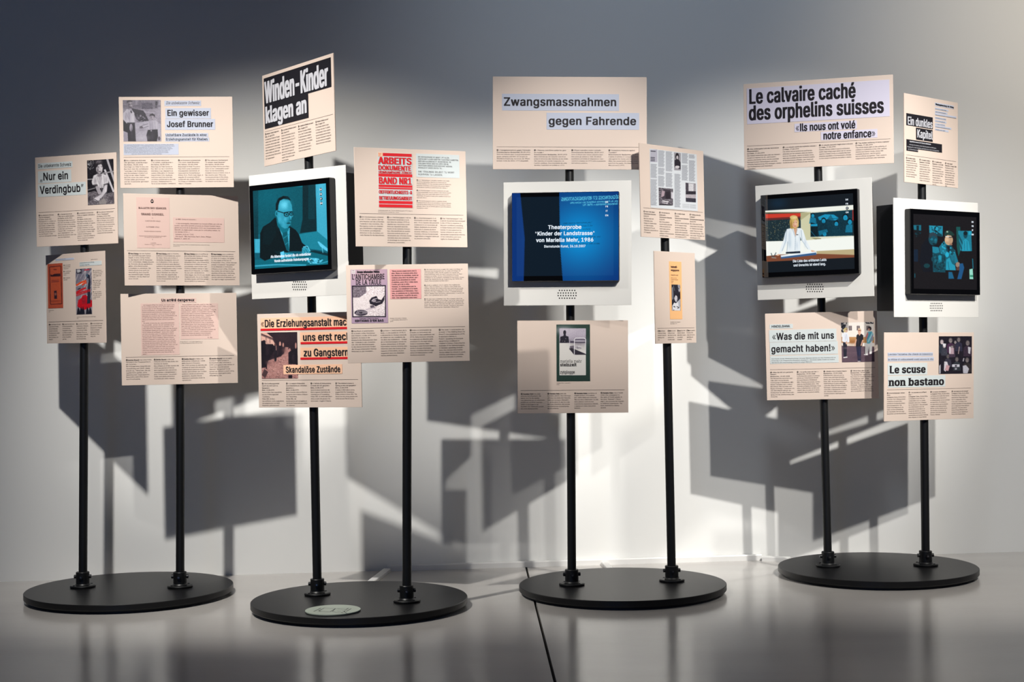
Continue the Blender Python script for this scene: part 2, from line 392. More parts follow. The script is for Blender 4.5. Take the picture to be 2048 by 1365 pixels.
class Canvas:
    """paints a picture out of shapes; all positions are photo positions of the board it belongs to"""
    def __init__(s, nx, ny, fn, bg):
        s.S = 3; s.soften = True; s.nx, s.ny = nx, ny; s.fn = fn
        s.a = np.empty((ny*s.S, nx*s.S, 3)); s.a[:] = bg
        s.gy, s.gx = np.mgrid[0:ny*s.S, 0:nx*s.S]; s.gx = (s.gx+.5)/(nx*s.S); s.gy = (s.gy+.5)/(ny*s.S); s.rng = np.random.RandomState(7)
    def P(s, pts): return np.array([s.fn(*p) for p in pts])
    def put(s, mask, col, al=1.0):
        m = (mask*al)[..., None] if mask.dtype != bool else mask[..., None].astype(float)*al
        s.a = s.a*(1-m)+np.array(col, float)*m
    def mask(s, pts):
        p = s.P(pts); inside = np.zeros(s.gx.shape, bool); j = len(p)-1; H, W = inside.shape
        r0 = max(0, int(p[:, 1].min()*H)-1); r1 = min(H, int(p[:, 1].max()*H)+2); c0 = max(0, int(p[:, 0].min()*W)-1); c1 = min(W, int(p[:, 0].max()*W)+2)
        if r1 <= r0 or c1 <= c0: return inside
        gx, gy = s.gx[r0:r1, c0:c1], s.gy[r0:r1, c0:c1]; sub = np.zeros(gx.shape, bool)
        for i in range(len(p)):
            (xi, yi), (xj, yj) = p[i], p[j]
            if yi != yj: sub ^= ((yi > gy) != (yj > gy)) & (gx < (xj-xi)*(gy-yi)/(yj-yi)+xi)
            j = i
        inside[r0:r1, c0:c1] = sub
        return inside
    def G(s, pts, col, al=1.0): s.put(s.mask(pts), col, al); return s
    def R(s, x0, y0, x1, y1, col, al=1.0): return s.G([(x0, y0), (x1, y0), (x1, y1), (x0, y1)], col, al)
    def em(s, cx, cy, rx, ry, rot=0):
        t = np.linspace(0, 2*math.pi, 40)[:-1]; c_, s_ = math.cos(rot), math.sin(rot)
        return s.mask([(cx+rx*math.cos(q)*c_-ry*math.sin(q)*s_, cy+rx*math.cos(q)*s_+ry*math.sin(q)*c_) for q in t])
    def E(s, cx, cy, rx, ry, col, al=1.0, rot=0): s.put(s.em(cx, cy, rx, ry, rot), col, al); return s
    def L(s, pts, wd, col, al=1.0):
        for (xa, ya), (xb, yb) in zip(pts[:-1], pts[1:]):
            dx, dy = xb-xa, yb-ya; l = math.hypot(dx, dy) or 1; nx, ny = -dy/l*wd/2, dx/l*wd/2
            s.G([(xa+nx, ya+ny), (xb+nx, yb+ny), (xb-nx, yb-ny), (xa-nx, ya-ny)], col, al)
        return s
    def soft(s, cx, cy, rx, ry, col, al=1.0):
        (ax, ay), (bx, by) = s.P([(cx, cy), (cx+rx, cy+ry)])
        q = ((s.gx-ax)/(bx-ax))**2+((s.gy-ay)/(by-ay))**2
        s.put(np.exp(-q*1.4), col, al); return s
    def grad(s, c0, c1, ax='y', al=1.0):
        t = (s.gy if ax == 'y' else s.gx)[..., None]; c = np.array(c0, float)*(1-t)+np.array(c1, float)*t
        s.a = s.a*(1-al)+c*al; return s
    def N(s, amt, cell=3, mono=True, area=None, seed=1):
        r = np.random.RandomState(seed); h, w_ = s.gx.shape
        n = r.randn(h//cell+1, w_//cell+1)
        n = np.kron(n, np.ones((cell, cell)))[:h, :w_]
        m = 1.0 if area is None else s.mask(area)[..., None]
        s.a = s.a+n[..., None]*amt*m; return s
    def spk(s, pts, n, cols, r0=2, r1=5, seed=3):
        rr = np.random.RandomState(seed); xs = [p[0] for p in pts]; ys = [p[1] for p in pts]; m = s.mask(pts)
        for _ in range(n):
            x = rr.uniform(min(xs), max(xs)); y = rr.uniform(min(ys), max(ys)); r = rr.uniform(r0, r1)
            mm = s.em(x, y, r, r*rr.uniform(.5, 1.2)) & m; s.put(mm, cols[rr.randint(len(cols))])
        return s
    def result(s):
        a = s.a
        for ax in (0, 1):
            a = (np.roll(a, 2, ax)+2*np.roll(a, 1, ax)+2*a+2*np.roll(a, -1, ax)+np.roll(a, -2, ax))/8 if s.soften else a
        return np.clip(a.reshape(s.ny, s.S, s.nx, s.S, 3).mean((1, 3)), 0, 255)

# ------------------------------------------------------------------ the room
def struct(name, mb, m, **k):
    o = mb.build(name, m, **k); o['kind'] = 'structure'; return o
def wall_mat():
    m = mat('white_plaster', (236, 236, 233), 0.85, spec=0.15, noise=0.02, nscale=1.5, bump=0.03); return m
def floor_mat():
    m = mat('polished_screed', (196, 191, 186), 0.3, spec=0.5); nt = m.node_tree; b = nt.nodes['Principled BSDF']
    tc = nt.nodes.new('ShaderNodeTexCoord')
    n1 = nt.nodes.new('ShaderNodeTexNoise'); n1.inputs['Scale'].default_value = 1.3; n1.inputs['Detail'].default_value = 6
    n2 = nt.nodes.new('ShaderNodeTexNoise'); n2.inputs['Scale'].default_value = 45; n2.inputs['Detail'].default_value = 3
    mp = nt.nodes.new('ShaderNodeMapping'); mp.inputs['Scale'].default_value = (0.35, 1, 1)
    nt.links.new(tc.outputs['Object'], mp.inputs[0]); nt.links.new(mp.outputs[0], n1.inputs['Vector']); nt.links.new(tc.outputs['Object'], n2.inputs['Vector'])
    r = nt.nodes.new('ShaderNodeValToRGB'); c = s2l((188, 183, 178)); c2 = s2l((207, 203, 198))
    r.color_ramp.elements[0].position = 0.3; r.color_ramp.elements[0].color = (*c, 1); r.color_ramp.elements[1].position = 0.7; r.color_ramp.elements[1].color = (*c2, 1)
    nt.links.new(n1.outputs['Fac'], r.inputs[0]); nt.links.new(r.outputs[0], b.inputs['Base Color'])
    mr = nt.nodes.new('ShaderNodeMapRange'); mr.inputs[3].default_value = 0.13; mr.inputs[4].default_value = 0.23
    nt.links.new(n1.outputs['Fac'], mr.inputs[0]); nt.links.new(mr.outputs[0], b.inputs['Roughness'])
    bp = nt.nodes.new('ShaderNodeBump'); bp.inputs['Strength'].default_value = 0.04; bp.inputs['Distance'].default_value = 0.004
    nt.links.new(n2.outputs['Fac'], bp.inputs['Height']); nt.links.new(bp.outputs[0], b.inputs['Normal'])
    return m
ja, jb = floor_pt(1052, 1134), floor_pt(1110, 1365)         # the dark expansion joint in the floor
jd = (jb-ja)/np.linalg.norm(jb-ja); ja = ja-jd*0.0; jn = np.array([-jd[1], jd[0], 0])
yw = lambda x: WA+WB*x
mb = MB(); hw = 0.0045
je = ja+jd*6.2
XL, XR, Y0 = -5.2, 6.2, -3.6
j0 = (ja[0], yw(ja[0])); j1 = (je[0]+0.0, Y0); k_ = (Y0-ja[1])/jd[1]; j1 = (ja[0]+jd[0]*k_, Y0)
def slab(pts):
    n = len(pts); v = [(x, y, 0) for x, y in pts]+[(x, y, -0.1) for x, y in pts]
    mb.add(v, [list(range(n)), list(range(n, 2*n))[::-1]]+[(i, n+i, n+(i+1) % n, (i+1) % n) for i in range(n)])
slab([(XL, Y0), (j1[0]-hw, Y0), (j0[0]-hw, j0[1]), (XL, yw(XL))])
slab([(j1[0]+hw, Y0), (XR, Y0), (XR, yw(XR)), (j0[0]+hw, j0[1])])
struct('floor', mb, floor_mat())
mb = MB(); mb.box(XL, XR, Y0, yw(XR), -0.16, -0.1); struct('trim_1', mb, mat('dark_joint_filler', (30, 29, 30), 0.9))
mb = MB(); v = [(XL, yw(XL), -0.1), (XR, yw(XR), -0.1), (XR, yw(XR), 4.6), (XL, yw(XL), 4.6)]
v += [(x, y+0.12, z) for x, y, z in v]
mb.add(v, [(0, 1, 2, 3), (7, 6, 5, 4), (0, 4, 5, 1), (1, 5, 6, 2), (2, 6, 7, 3), (3, 7, 4, 0)])
struct('wall_back', mb, wall_mat())

# cable ducts along the foot of the wall, with branches to the stands
def duct(a, b, wd, h, label, wall=False):
    a = np.array(a[:2]); b = np.array(b[:2]); d = (b-a)/np.linalg.norm(b-a); n = np.array([-d[1], d[0]])*wd/2
    q = [a-n, b-n, b+n, a+n]; t = h*0.18; qi = [a-n*.8, b-n*.8, b+n*.8, a+n*.8]
    mb = MB(); v = [(*p, 0.0) for p in q]+[(*p, h-t) for p in q]+[(*p, h) for p in qi]
    mb.add(v, [(0, 3, 2, 1), (0, 1, 5, 4), (1, 2, 6, 5), (2, 3, 7, 6), (3, 0, 4, 7), (4, 5, 9, 8), (5, 6, 10, 9), (6, 7, 11, 10), (7, 4, 8, 11), (8, 9, 10, 11)])
    return tag(mb.build('cable_duct', MT['duct']), label, 'cable duct', 'cable ducts on the floor')
wx = lambda px: (px-1024)/F_PX*6.63
xa, xb, xm = wx(770), wx(1520), wx(1202)
off = 0.012
duct((xa, yw(xa)-off), (xb, yw(xb)-off), 0.024, 0.026, 'long white cable duct running along the foot of the white wall')
p0 = np.array([xa, yw(xa)-0.03]); p1 = floor_pt(738, 1172)
duct(p0, p1, 0.032, 0.014, 'white cable duct from the wall to the stand with the green disc')
p1 = floor_pt(1222, 1146); duct((xm, yw(xm)-0.024), p1, 0.03, 0.014, 'white cable duct from the wall to the stand with the blue screen')
p1 = floor_pt(1580, 1124); duct((xb+.005, yw(xb)-0.03), p1, 0.034, 0.02, 'white cable duct from the wall to the rightmost stand')

# ------------------------------------------------------------------ stands: round base, two poles in flanged sockets
TOPS = [1.62, 1.84, 1.92, 1.57, 1.88, 1.61, 1.91, 1.83]
SLAB = ['leftmost black stand, a round base with two poles of text boards', 'second black stand from the left, with a pale green disc lying on its round base',
        'black two-pole stand carrying the blue title screen, third from the left', 'rightmost black stand, its two poles carrying two monitors']
for b, (X, Y, yaw) in enumerate(BASES):
    mw = Matrix.Translation((X, Y, 0)) @ Matrix.Rotation(yaw, 4, 'Z')
    st = empty('display_stand', SLAB[b], 'display stand', 'round-based black display stands', mw)
    off_ = (-0.006, -0.008, 0.001, 0.002)[b]
    m = MB(); m.lathe([(R_BASE-0.025, 0.0), (R_BASE-0.025, 0.013)], 96, (off_, 0)); m.build('base_foot', MT['box'], st, smooth=True)
    m = MB(); m.lathe([(R_BASE-0.003, 0.0125), (R_BASE, 0.0155), (R_BASE, TB-0.002), (R_BASE-0.002, TB)], 128, (off_, 0)); m.build('base_plate', MT['base'], st, smooth=True)
    inv = mw.inverted()
    for k in range(2):
        i = 2*b+k; pb = pole_base(i); lx, ly = LEAN[i]; ax = np.array([lx, ly, 1])
        f = lambda z: tuple(inv @ Vector(pb+ax*(z-TB)))
        m = MB(); m.tube(f(TB+0.004), f(TOPS[i]), 0.0168, 32); m.build('pole', MT['metal'], st, smooth=True)
        c = inv @ Vector(pb)
        m = MB(); fl = [(0.0, TB), (0.048, TB), (0.050, TB+0.003), (0.050, TB+0.007), (0.047, TB+0.010), (0.030, TB+0.011), (0.0262, TB+0.016), (0.0262, TB+0.060), (0.0246, TB+0.062), (0.0176, TB+0.062)]
        m.lathe(fl[1:], 40, (c.x, c.y))
        for q in range(4):
            a = math.pi/2*q-yaw+0.05
            d = Vector((math.cos(a), math.sin(a), 0))
            m.tube((c.x+d.x*.022, c.y+d.y*.022, TB+0.043), (c.x+d.x*.0335, c.y+d.y*.0335, TB+0.043), 0.0075, 16)
        fo = m.build('flange_socket', MT['metal'], st, smooth=True)
        for q in range(4):
            m = MB(); a = math.pi/2*q-yaw+0.05; d = Vector((math.cos(a), math.sin(a), 0))
            m.tube((c.x+d.x*.033, c.y+d.y*.033, TB+0.043), (c.x+d.x*.0345, c.y+d.y*.0345, TB+0.043), 0.0038, 12)
            m.build('set_screw', MT['screw'], fo)
            m = MB(); a = math.pi/2*q-yaw+math.pi/4; m.tube((c.x+.039*math.cos(a), c.y+.039*math.sin(a), TB+0.009), (c.x+.039*math.cos(a), c.y+.039*math.sin(a), TB+0.0125), 0.0045, 12)
            m.build('flange_bolt', MT['metal'], fo)
# the green disc with its line drawing of a display and a pointing hand
gc = floor_pt(665.8, 1221, TB+0.004)
mw = Matrix.Translation((gc[0], gc[1], TB))
gd = empty('floor_disc', 'pale green disc with a line icon of a hand, lying on a black stand base', 'disc', None, mw)
m = MB(); m.lathe([(0.0985, 0), (0.0985, 0.0022)], 64); m.build('disc_edge', MT['hole'], gd, smooth=True)
m = MB(); m.lathe([(0.0985, 0.0022), (0.0985, 0.0052), (0.0975, 0.006)], 64); m.build('disc_plate', MT['green'], gd, smooth=True)
m = MB()
def fl(pts, wd=0.0022):
    wd *= 1.7
    Q = [floor_pt(600+x/14.63, 1200+y/14.63, TB+0.0062)-np.array([gc[0], gc[1], TB]) for x, y in pts]
    for a, b_ in zip(Q[:-1], Q[1:]):
        d = b_-a; l = math.hypot(d[0], d[1]) or 1; n = np.array([-d[1]/l, d[0]/l, 0])*wd/2
        m.add([a-n, b_-n, b_+n, a+n], [(0, 1, 2, 3)])
fl([(400, 350), (610, 250)]); fl([(545, 330), (715, 245), (1040, 262), (880, 358), (600, 345)], 0.0018); fl([(545, 330), (600, 345)])
fl([(940, 355), (1040, 262), (1420, 252)], 0.0012); fl([(1420, 252), (1335, 300)]); fl([(1500, 265), (1350, 345)])
fl([(1100, 270), (1310, 298), (1330, 325)], 0.0012); fl([(960, 345), (1060, 375), (1200, 385), (1270, 405)], 0.0014); fl([(1200, 385), (1300, 355), (1380, 405)], 0.0016)
fl([(1090, 335), (1200, 340)], 0.002); fl([(1230, 330), (1290, 335), (1320, 370)], 0.002)
m.build('icon_drawing', MT['title_dark'], gd)
# ------------------------------------------------------------------ monitors
SD = 0.034
def monitor(key, label, scr, img, holes, draw, bg=(4, 5, 7), buttons=None, boxw=(0.86, 0.9), texts=None, btn_dark=False, active=None):
    B = Board(key, 'monitor', label, 'monitor', 'monitors on the stands', True)
    m = MB(); m.box(-B.w/2, B.w/2, 0, 0.004, 0, B.h); m.build('front_plate', MT['plate'], B.e, bevel=0.0007)
    bw, bh = boxw[0]*B.w/2, boxw[1]*B.h
    m = MB(); m.box(-bw, bw, 0.0042, 0.128, (B.h-bh)*.55, (B.h-bh)*.55+bh); m.build('rear_box', MT['box'], B.e, bevel=0.003)
    P = [B.uv(*q, SD) for q in scr]
    x0 = (P[0][0]+P[3][0])/2; x1 = (P[1][0]+P[2][0])/2; y1 = (P[0][1]+P[1][1])/2; y0 = (P[2][1]+P[3][1])/2
    m = MB(); m.box(x0, x1, -SD+0.0015, -0.0002, y0, y1); h = m.build('screen_housing', MT['housing'], B.e, bevel=0.004)
    g = MB(); g.box(x0+.001, x1-.001, -SD, -SD+0.0017, y0+.001, y1-.001); g.build('display_glass', MT['glass'], h, bevel=0.0008)
    sc = B.pic(img, draw, bg, 'screen_image', SD+0.0006, 1.5, 'screen', parent=h)
    for t in texts or []:
        t = dict(t); B2 = MB(); s_ = t.pop('t'); x_, y_, c_, xe = t.pop('b')
        u0, v0 = B.uv(x_, y_, SD); u1 = B.uv(xe, y_, SD)[0]; sy = B.uv(x_, y_-c_, SD)[1]-v0
        put(B2, s_, u0, v0, (u1-u0)/natural(s_, t.get('font', 'bold')), sy, SD+0.0012, t.get('font', 'bold'), t.get('smear', 0))
        B2.build('lettering', MT['title'], sc)
    for q, (bx, by) in enumerate(buttons or []):
        u0, v0 = B.uv(bx, by, SD); B2 = MB(); c = ('DE', 'FR', 'IT', 'EN')[q]; r = 0.0062
        a = np.arange(20)*2*math.pi/20
        dark = btn_dark or active == q
        if dark: B2.add([(u0+math.cos(x)*r, -SD-0.0011, v0+math.sin(x)*r) for x in a], [list(range(20))], 1)
        hgt = 0.0062; wd = natural(c, 'bold')*hgt
        put(B2, c, u0-wd/2, v0-hgt/2, hgt, hgt, SD+0.0016, 'bold', 0.03); B2.build('language_button', [MT['title'], MT['glass']], sc)
    hx, hy, dx, dy, r = holes; m = MB()
    for row, n in enumerate((7, 8, 8, 7)):
        for k in range(n):
            u0, v0 = B.uv(hx+(k-(n-1)/2)*dx, hy+row*dy); rr = 0.00265; a = np.arange(14)*2*math.pi/14
            m.add([(u0+math.cos(x)*rr, -0.0004, v0+math.sin(x)*rr) for x in a], [list(range(14))])
    m.build('speaker_holes', MT['hole'], B.e)
    # bracket that grips the pole behind the plate
    return B
def d_mon1(c):
    c.grad((8, 120, 140), (4, 84, 104), 'y'); T = lambda v: (max(0, v*1.12-130)*.8, v*.94, min(250, v*1.1))
    c.R(95, 225, 150, 760, T(60)); c.R(150, 255, 565, 700, T(92)); c.soft(250, 350, 220, 160, T(112), .6); c.N(3, 4)
    c.G([(565, 238), (690, 225), (697, 672), (540, 690), (565, 560)], T(42)); c.R(618, 232, 680, 560, T(70), .6)
    c.G([(686, 226), (784, 222), (806, 760), (700, 672)], T(185)); c.soft(740, 300, 50, 190, T(222), .5)
    c.G([(530, 700), (700, 672), (806, 760), (806, 860), (580, 830)], T(140)); c.R(100, 745, 165, 875, T(190)); c.R(100, 745, 120, 875, T(150))
    c.G([(100, 990), (110, 940), (200, 940), (330, 930), (600, 860), (808, 870), (812, 1000), (100, 1040)], T(110)); c.G([(600, 860), (650, 868), (808, 905), (808, 880), (680, 850)], T(50))
    c.G([(168, 690), (195, 630), (260, 590), (310, 540), (360, 640), (440, 620), (500, 660), (530, 700), (560, 780), (620, 830), (600, 870), (560, 860), (470, 860), (380, 870), (330, 905), (210, 950), (165, 920)], T(22))
    c.G([(200, 640), (260, 600), (300, 560), (320, 700), (260, 800), (190, 800)], T(32), .7); c.G([(300, 860), (420, 850), (430, 880), (350, 910)], T(34))
    c.G([(320, 570), (375, 655), (445, 640), (440, 860), (415, 850), (375, 720)], T(190)); c.G([(375, 660), (420, 650), (440, 855), (415, 850), (378, 720)], T(95)); c.L([(385, 740), (440, 700)], 6, T(150)); c.L([(400, 800), (438, 770)], 6, T(150))
    c.G([(318, 560), (345, 600), (400, 640), (440, 640), (430, 670), (375, 690), (330, 620)], T(120))
    c.G([(320, 470), (326, 420), (350, 378), (400, 362), (445, 385), (464, 430), (470, 480), (476, 530), (462, 545), (458, 575), (450, 612), (428, 640), (398, 648), (362, 628), (336, 585), (324, 530)], T(168))
    c.soft(395, 425, 55, 46, T(236), .95); c.soft(440, 430, 20, 40, T(150), .5); c.soft(352, 560, 22, 60, T(196), .7); c.soft(432, 600, 20, 40, T(104), .75); c.soft(385, 600, 34, 30, T(190), .6); c.soft(350, 620, 24, 26, T(110), .6); c.soft(404, 560, 18, 26, T(206), .6)
    c.G([(314, 478), (314, 415), (340, 362), (385, 340), (430, 346), (458, 386), (428, 372), (388, 368), (352, 386), (338, 430), (334, 474)], T(22)); c.soft(330, 420, 10, 50, T(40), .8); c.soft(420, 362, 30, 14, T(60), .7)
    c.E(321, 506, 13, 27, T(160)); c.E(322, 508, 6, 16, T(96)); c.L([(328, 482), (395, 503)], 7, T(18)); c.E(414, 516, 25, 21, T(22)); c.E(414, 516, 18, 15, T(150)); c.E(416, 515, 8, 6, T(40)); c.E(458, 510, 19, 20, T(22)); c.E(460, 510, 12, 14, T(140)); c.E(462, 509, 6, 5, T(40)); c.L([(392, 498), (440, 490)], 7, T(26)); c.L([(440, 490), (474, 488)], 6, T(26))
    c.soft(446, 540, 9, 26, T(210), .8); c.G([(440, 520), (452, 556), (462, 562), (448, 574), (434, 566)], T(140)); c.soft(452, 572, 12, 5, T(60), .9); c.G([(410, 597), (434, 590), (452, 592), (450, 602), (428, 604)], T(74)); c.soft(434, 612, 20, 6, T(186), .6); c.L([(396, 575), (404, 605)], 3, T(120), .7)
    c.G([(355, 870), (390, 858), (400, 920), (365, 935)], T(225)); c.G([(390, 870), (480, 880), (500, 920), (430, 940), (395, 920)], T(165)); c.L([(430, 900), (490, 905)], 4, T(90)); c.L([(425, 915), (480, 925)], 4, T(90))
    c.G([(560, 830), (590, 815), (625, 840), (640, 890), (600, 900), (560, 890)], T(170)); c.L([(575, 850), (600, 890)], 4, T(95)); c.L([(592, 840), (620, 885)], 4, T(95)); c.L([(570, 820), (610, 812), (636, 860)], 7, T(235))
    c.G([(600, 920), (700, 925), (760, 940), (720, 980), (620, 975)], T(205)); c.spk([(600, 920), (760, 930), (720, 980), (620, 975)], 40, [T(90), T(240)], 3, 8)
    c.G([(704, 770), (718, 768), (808, 840), (806, 868), (730, 815)], T(220)); c.L([(745, 815), (756, 875)], 5, T(235)); c.L([(100, 1000), (330, 985), (600, 990)], 14, T(175)); c.L([(730, 975), (806, 955)], 10, T(170)); c.N(5, 3, seed=5)
monitor('mon1', 'monitor showing a teal film still of a man with glasses at a desk', [(57, 240), (812, 168), (842, 1040), (85, 1078)], [(95, 290), (782, 225), (808, 988), (120, 1025)],
        (537, 1150, 18.3, 24, 0), d_mon1, buttons=[(740, 279), (741, 323), (743, 366), (745, 409)], btn_dark=True,
        texts=[dict(t='Als Alternative fordert die als ordentlicher', b=(268, 925, 24, 648), smear=.03), dict(t='Verein auftretende Heimkampagne ...', b=(302, 965, 24, 650), smear=.03)])
monitor('mon2', 'monitor with a blue glossy screen showing white title lines', [(167, 185), (1252, 160), (1257, 1070), (170, 1082)], [(217, 232), (1198, 205), (1200, 1017), (220, 1025)],
        (729, 1169, 25.7, 26.3, 0), lambda c: None, bg=(0, 20, 34), buttons=[(1130, 275), (1130, 320), (1130, 365), (1130, 410)],
        texts=[dict(t='Theaterprobe', b=(535, 549, 38, 875), smear=.05), dict(t='"Kinder der Landstrasse"', b=(403, 614, 38, 1012), smear=.05), dict(t='von Mariella Mehr, 1986', b=(415, 680, 38, 998), smear=.05), dict(t='Sternstunde Kunst, 26.10.2007', b=(495, 736, 24, 917), smear=.02)])
def d_mon3(c):
    K = (14, 22, 28); c.a[:] = K; c.soft(350, 300, 120, 70, (16, 44, 66), .7)
    c.G([(212, 378), (1137, 318), (1147, 862), (228, 912)], (226, 226, 206))
    c.G([(212, 378), (1137, 318), (1137, 362), (690, 390), (212, 392)], (240, 242, 232)); c.G([(214, 392), (700, 390), (585, 402), (214, 404)], (120, 116, 88))
    c.G([(216, 404), (583, 402), (590, 690), (222, 698)], (26, 44, 50)); c.G([(216, 412), (583, 403), (584, 440), (218, 462)], (202, 58, 40)); c.G([(216, 456), (584, 436), (584, 458), (218, 480)], (110, 40, 36), .8)
    c.spk([(218, 485), (585, 460), (590, 690), (222, 696)], 300, [(150, 160, 140), (90, 120, 120), (190, 170, 110), (60, 90, 95)], 1.2, 3.4)
    c.G([(583, 400), (690, 388), (690, 655), (760, 650), (800, 668), (790, 700), (690, 690), (600, 700)], (206, 204, 168)); c.G([(690, 400), (583, 480), (585, 400)], (176, 172, 132)); c.G([(690, 660), (800, 665), (790, 700)], (150, 142, 108))
    T = lambda v: (v*.12, v*.78, v)
    c.G([(686, 402), (1128, 368), (1140, 638), (688, 652)], T(66)); c.G([(765, 445), (840, 415), (930, 418), (985, 455), (950, 480), (860, 470), (780, 480)], T(185)); c.G([(860, 470), (900, 418), (930, 475)], T(130)); c.L([(780, 480), (985, 455)], 4, T(60))
    for x, y, r, b in ((712, 425, 20, 150), (825, 480, 24, 60), (958, 510, 24, 70), (1053, 445, 30, 60), (1100, 490, 26, 150), (836, 615, 24, 150)):
        c.E(x, y-6, r*1.0, r*1.05, T(28)); c.E(x, y+6, r*.78, r*.95, T(190)); c.G([(x-r*1.9, y+r*4.4), (x-r*1.5, y+r*1.5), (x, y+r*1.0), (x+r*1.5, y+r*1.5), (x+r*1.9, y+r*4.4)], T(b), .92) if y < 600 else None
        c.L([(x-8, y+4), (x-3, y+4)], 3, T(60)); c.L([(x+4, y+4), (x+9, y+4)], 3, T(60)); c.L([(x-5, y+15), (x+5, y+15)], 3, T(80))
    c.G([(690, 500), (765, 520), (765, 645), (690, 648)], T(36)); c.G([(690, 520), (760, 515), (760, 540), (690, 540)], T(190)); c.L([(690, 590), (740, 648)], 4, T(150)); c.G([(770, 590), (860, 570), (870, 600), (780, 640)], T(150), .8)
    c.N(9, 3, area=[(686, 402), (1128, 368), (1140, 638), (688, 652)]); c.R(1126, 368, 1140, 480, (150, 40, 36)); c.R(1126, 480, 1142, 640, (24, 40, 46))
    c.G([(222, 700), (600, 690), (1142, 645), (1146, 790), (750, 800), (225, 850)], (244, 247, 240)); c.G([(750, 800), (1147, 780), (1147, 862), (760, 850)], (188, 172, 130)); c.G([(228, 852), (375, 836), (760, 828), (1147, 840), (1147, 866), (228, 912)], (126, 72, 48))
    c.G([(375, 850), (745, 805), (750, 840), (380, 880)], (56, 94, 140)); c.G([(375, 845), (740, 800), (748, 815), (380, 862)], (238, 245, 250))
    W = (232, 240, 244)
    c.G([(440, 570), (500, 558), (585, 560), (610, 580), (640, 680), (690, 780), (670, 790), (600, 700), (580, 650), (582, 800), (560, 818), (530, 800), (510, 805), (440, 810), (450, 700), (400, 800), (360, 840), (350, 830), (400, 700), (420, 620)], W)
    c.L([(440, 580), (430, 690), (390, 800)], 5, (150, 170, 184)); c.L([(590, 580), (600, 690)], 5, (150, 170, 184)); c.L([(600, 690), (660, 780)], 4, (150, 170, 184)); c.L([(500, 570), (530, 660), (526, 790)], 4, (140, 160, 176)); c.L([(550, 570), (532, 650)], 4, (150, 170, 184)); c.soft(470, 720, 22, 60, (176, 196, 210), .6); c.L([(450, 700), (440, 810)], 4, (130, 150, 166))
    c.G([(430, 810), (580, 800), (582, 822), (430, 828)], (28, 40, 56)); c.G([(508, 558), (550, 556), (532, 650)], (206, 160, 130)); c.R(540, 625, 560, 632, (40, 40, 44))
    c.E(518, 500, 49, 66, (190, 156, 84)); c.G([(472, 500), (475, 560), (500, 570), (500, 500)], (176, 140, 72)); c.G([(540, 490), (560, 490), (566, 540), (545, 556)], (196, 164, 96)); c.E(525, 512, 29, 44, (222, 174, 142)); c.E(512, 448, 40, 22, (214, 186, 116)); c.G([(490, 470), (530, 455), (505, 510), (494, 540)], (206, 176, 100)); c.L([(508, 500), (518, 500)], 4, (60, 44, 40)); c.L([(534, 500), (545, 500)], 4, (60, 44, 40)); c.L([(518, 538), (536, 538)], 6, (186, 70, 66))
    c.G([(350, 830), (375, 835), (350, 850), (330, 846)], (222, 174, 142)); c.G([(690, 790), (720, 795), (745, 805), (700, 808)], (222, 174, 142)); c.soft(490, 520, 10, 50, (150, 112, 54), .7); c.soft(552, 510, 8, 40, (232, 206, 142), .7); c.soft(520, 452, 26, 10, (240, 220, 164), .8); c.soft(510, 525, 9, 24, (196, 144, 112), .7); c.soft(532, 515, 12, 18, (240, 200, 170), .6); c.soft(470, 640, 18, 70, (196, 210, 222), .8); c.soft(575, 660, 12, 80, (206, 218, 228), .8); c.soft(545, 740, 14, 50, (200, 214, 226), .8); c.soft(425, 660, 12, 60, (188, 204, 218), .7); c.soft(632, 720, 14, 50, (196, 210, 222), .7); c.L([(276, 820), (290, 865)], 8, (60, 76, 84)); c.L([(328, 815), (300, 865)], 8, (60, 76, 84)); c.L([(280, 868), (330, 872)], 10, (150, 140, 130))
monitor('mon3', 'monitor showing a newsreader in a white jacket', [(158, 212), (1175, 145), (1200, 1042), (182, 1080)], [(212, 255), (1137, 195), (1147, 985), (225, 1030)],
        (732, 1150, 24.6, 25.4, 0), d_mon3, buttons=[(1071, 260), (1071, 304), (1073, 350), (1074, 394)], active=2,
        texts=[dict(t='Die Liste des erlittenen Leids', b=(503, 920, 26, 857), smear=.06), dict(t='und Unrechts ist elend lang.', b=(510, 963, 26, 850), smear=.06)])
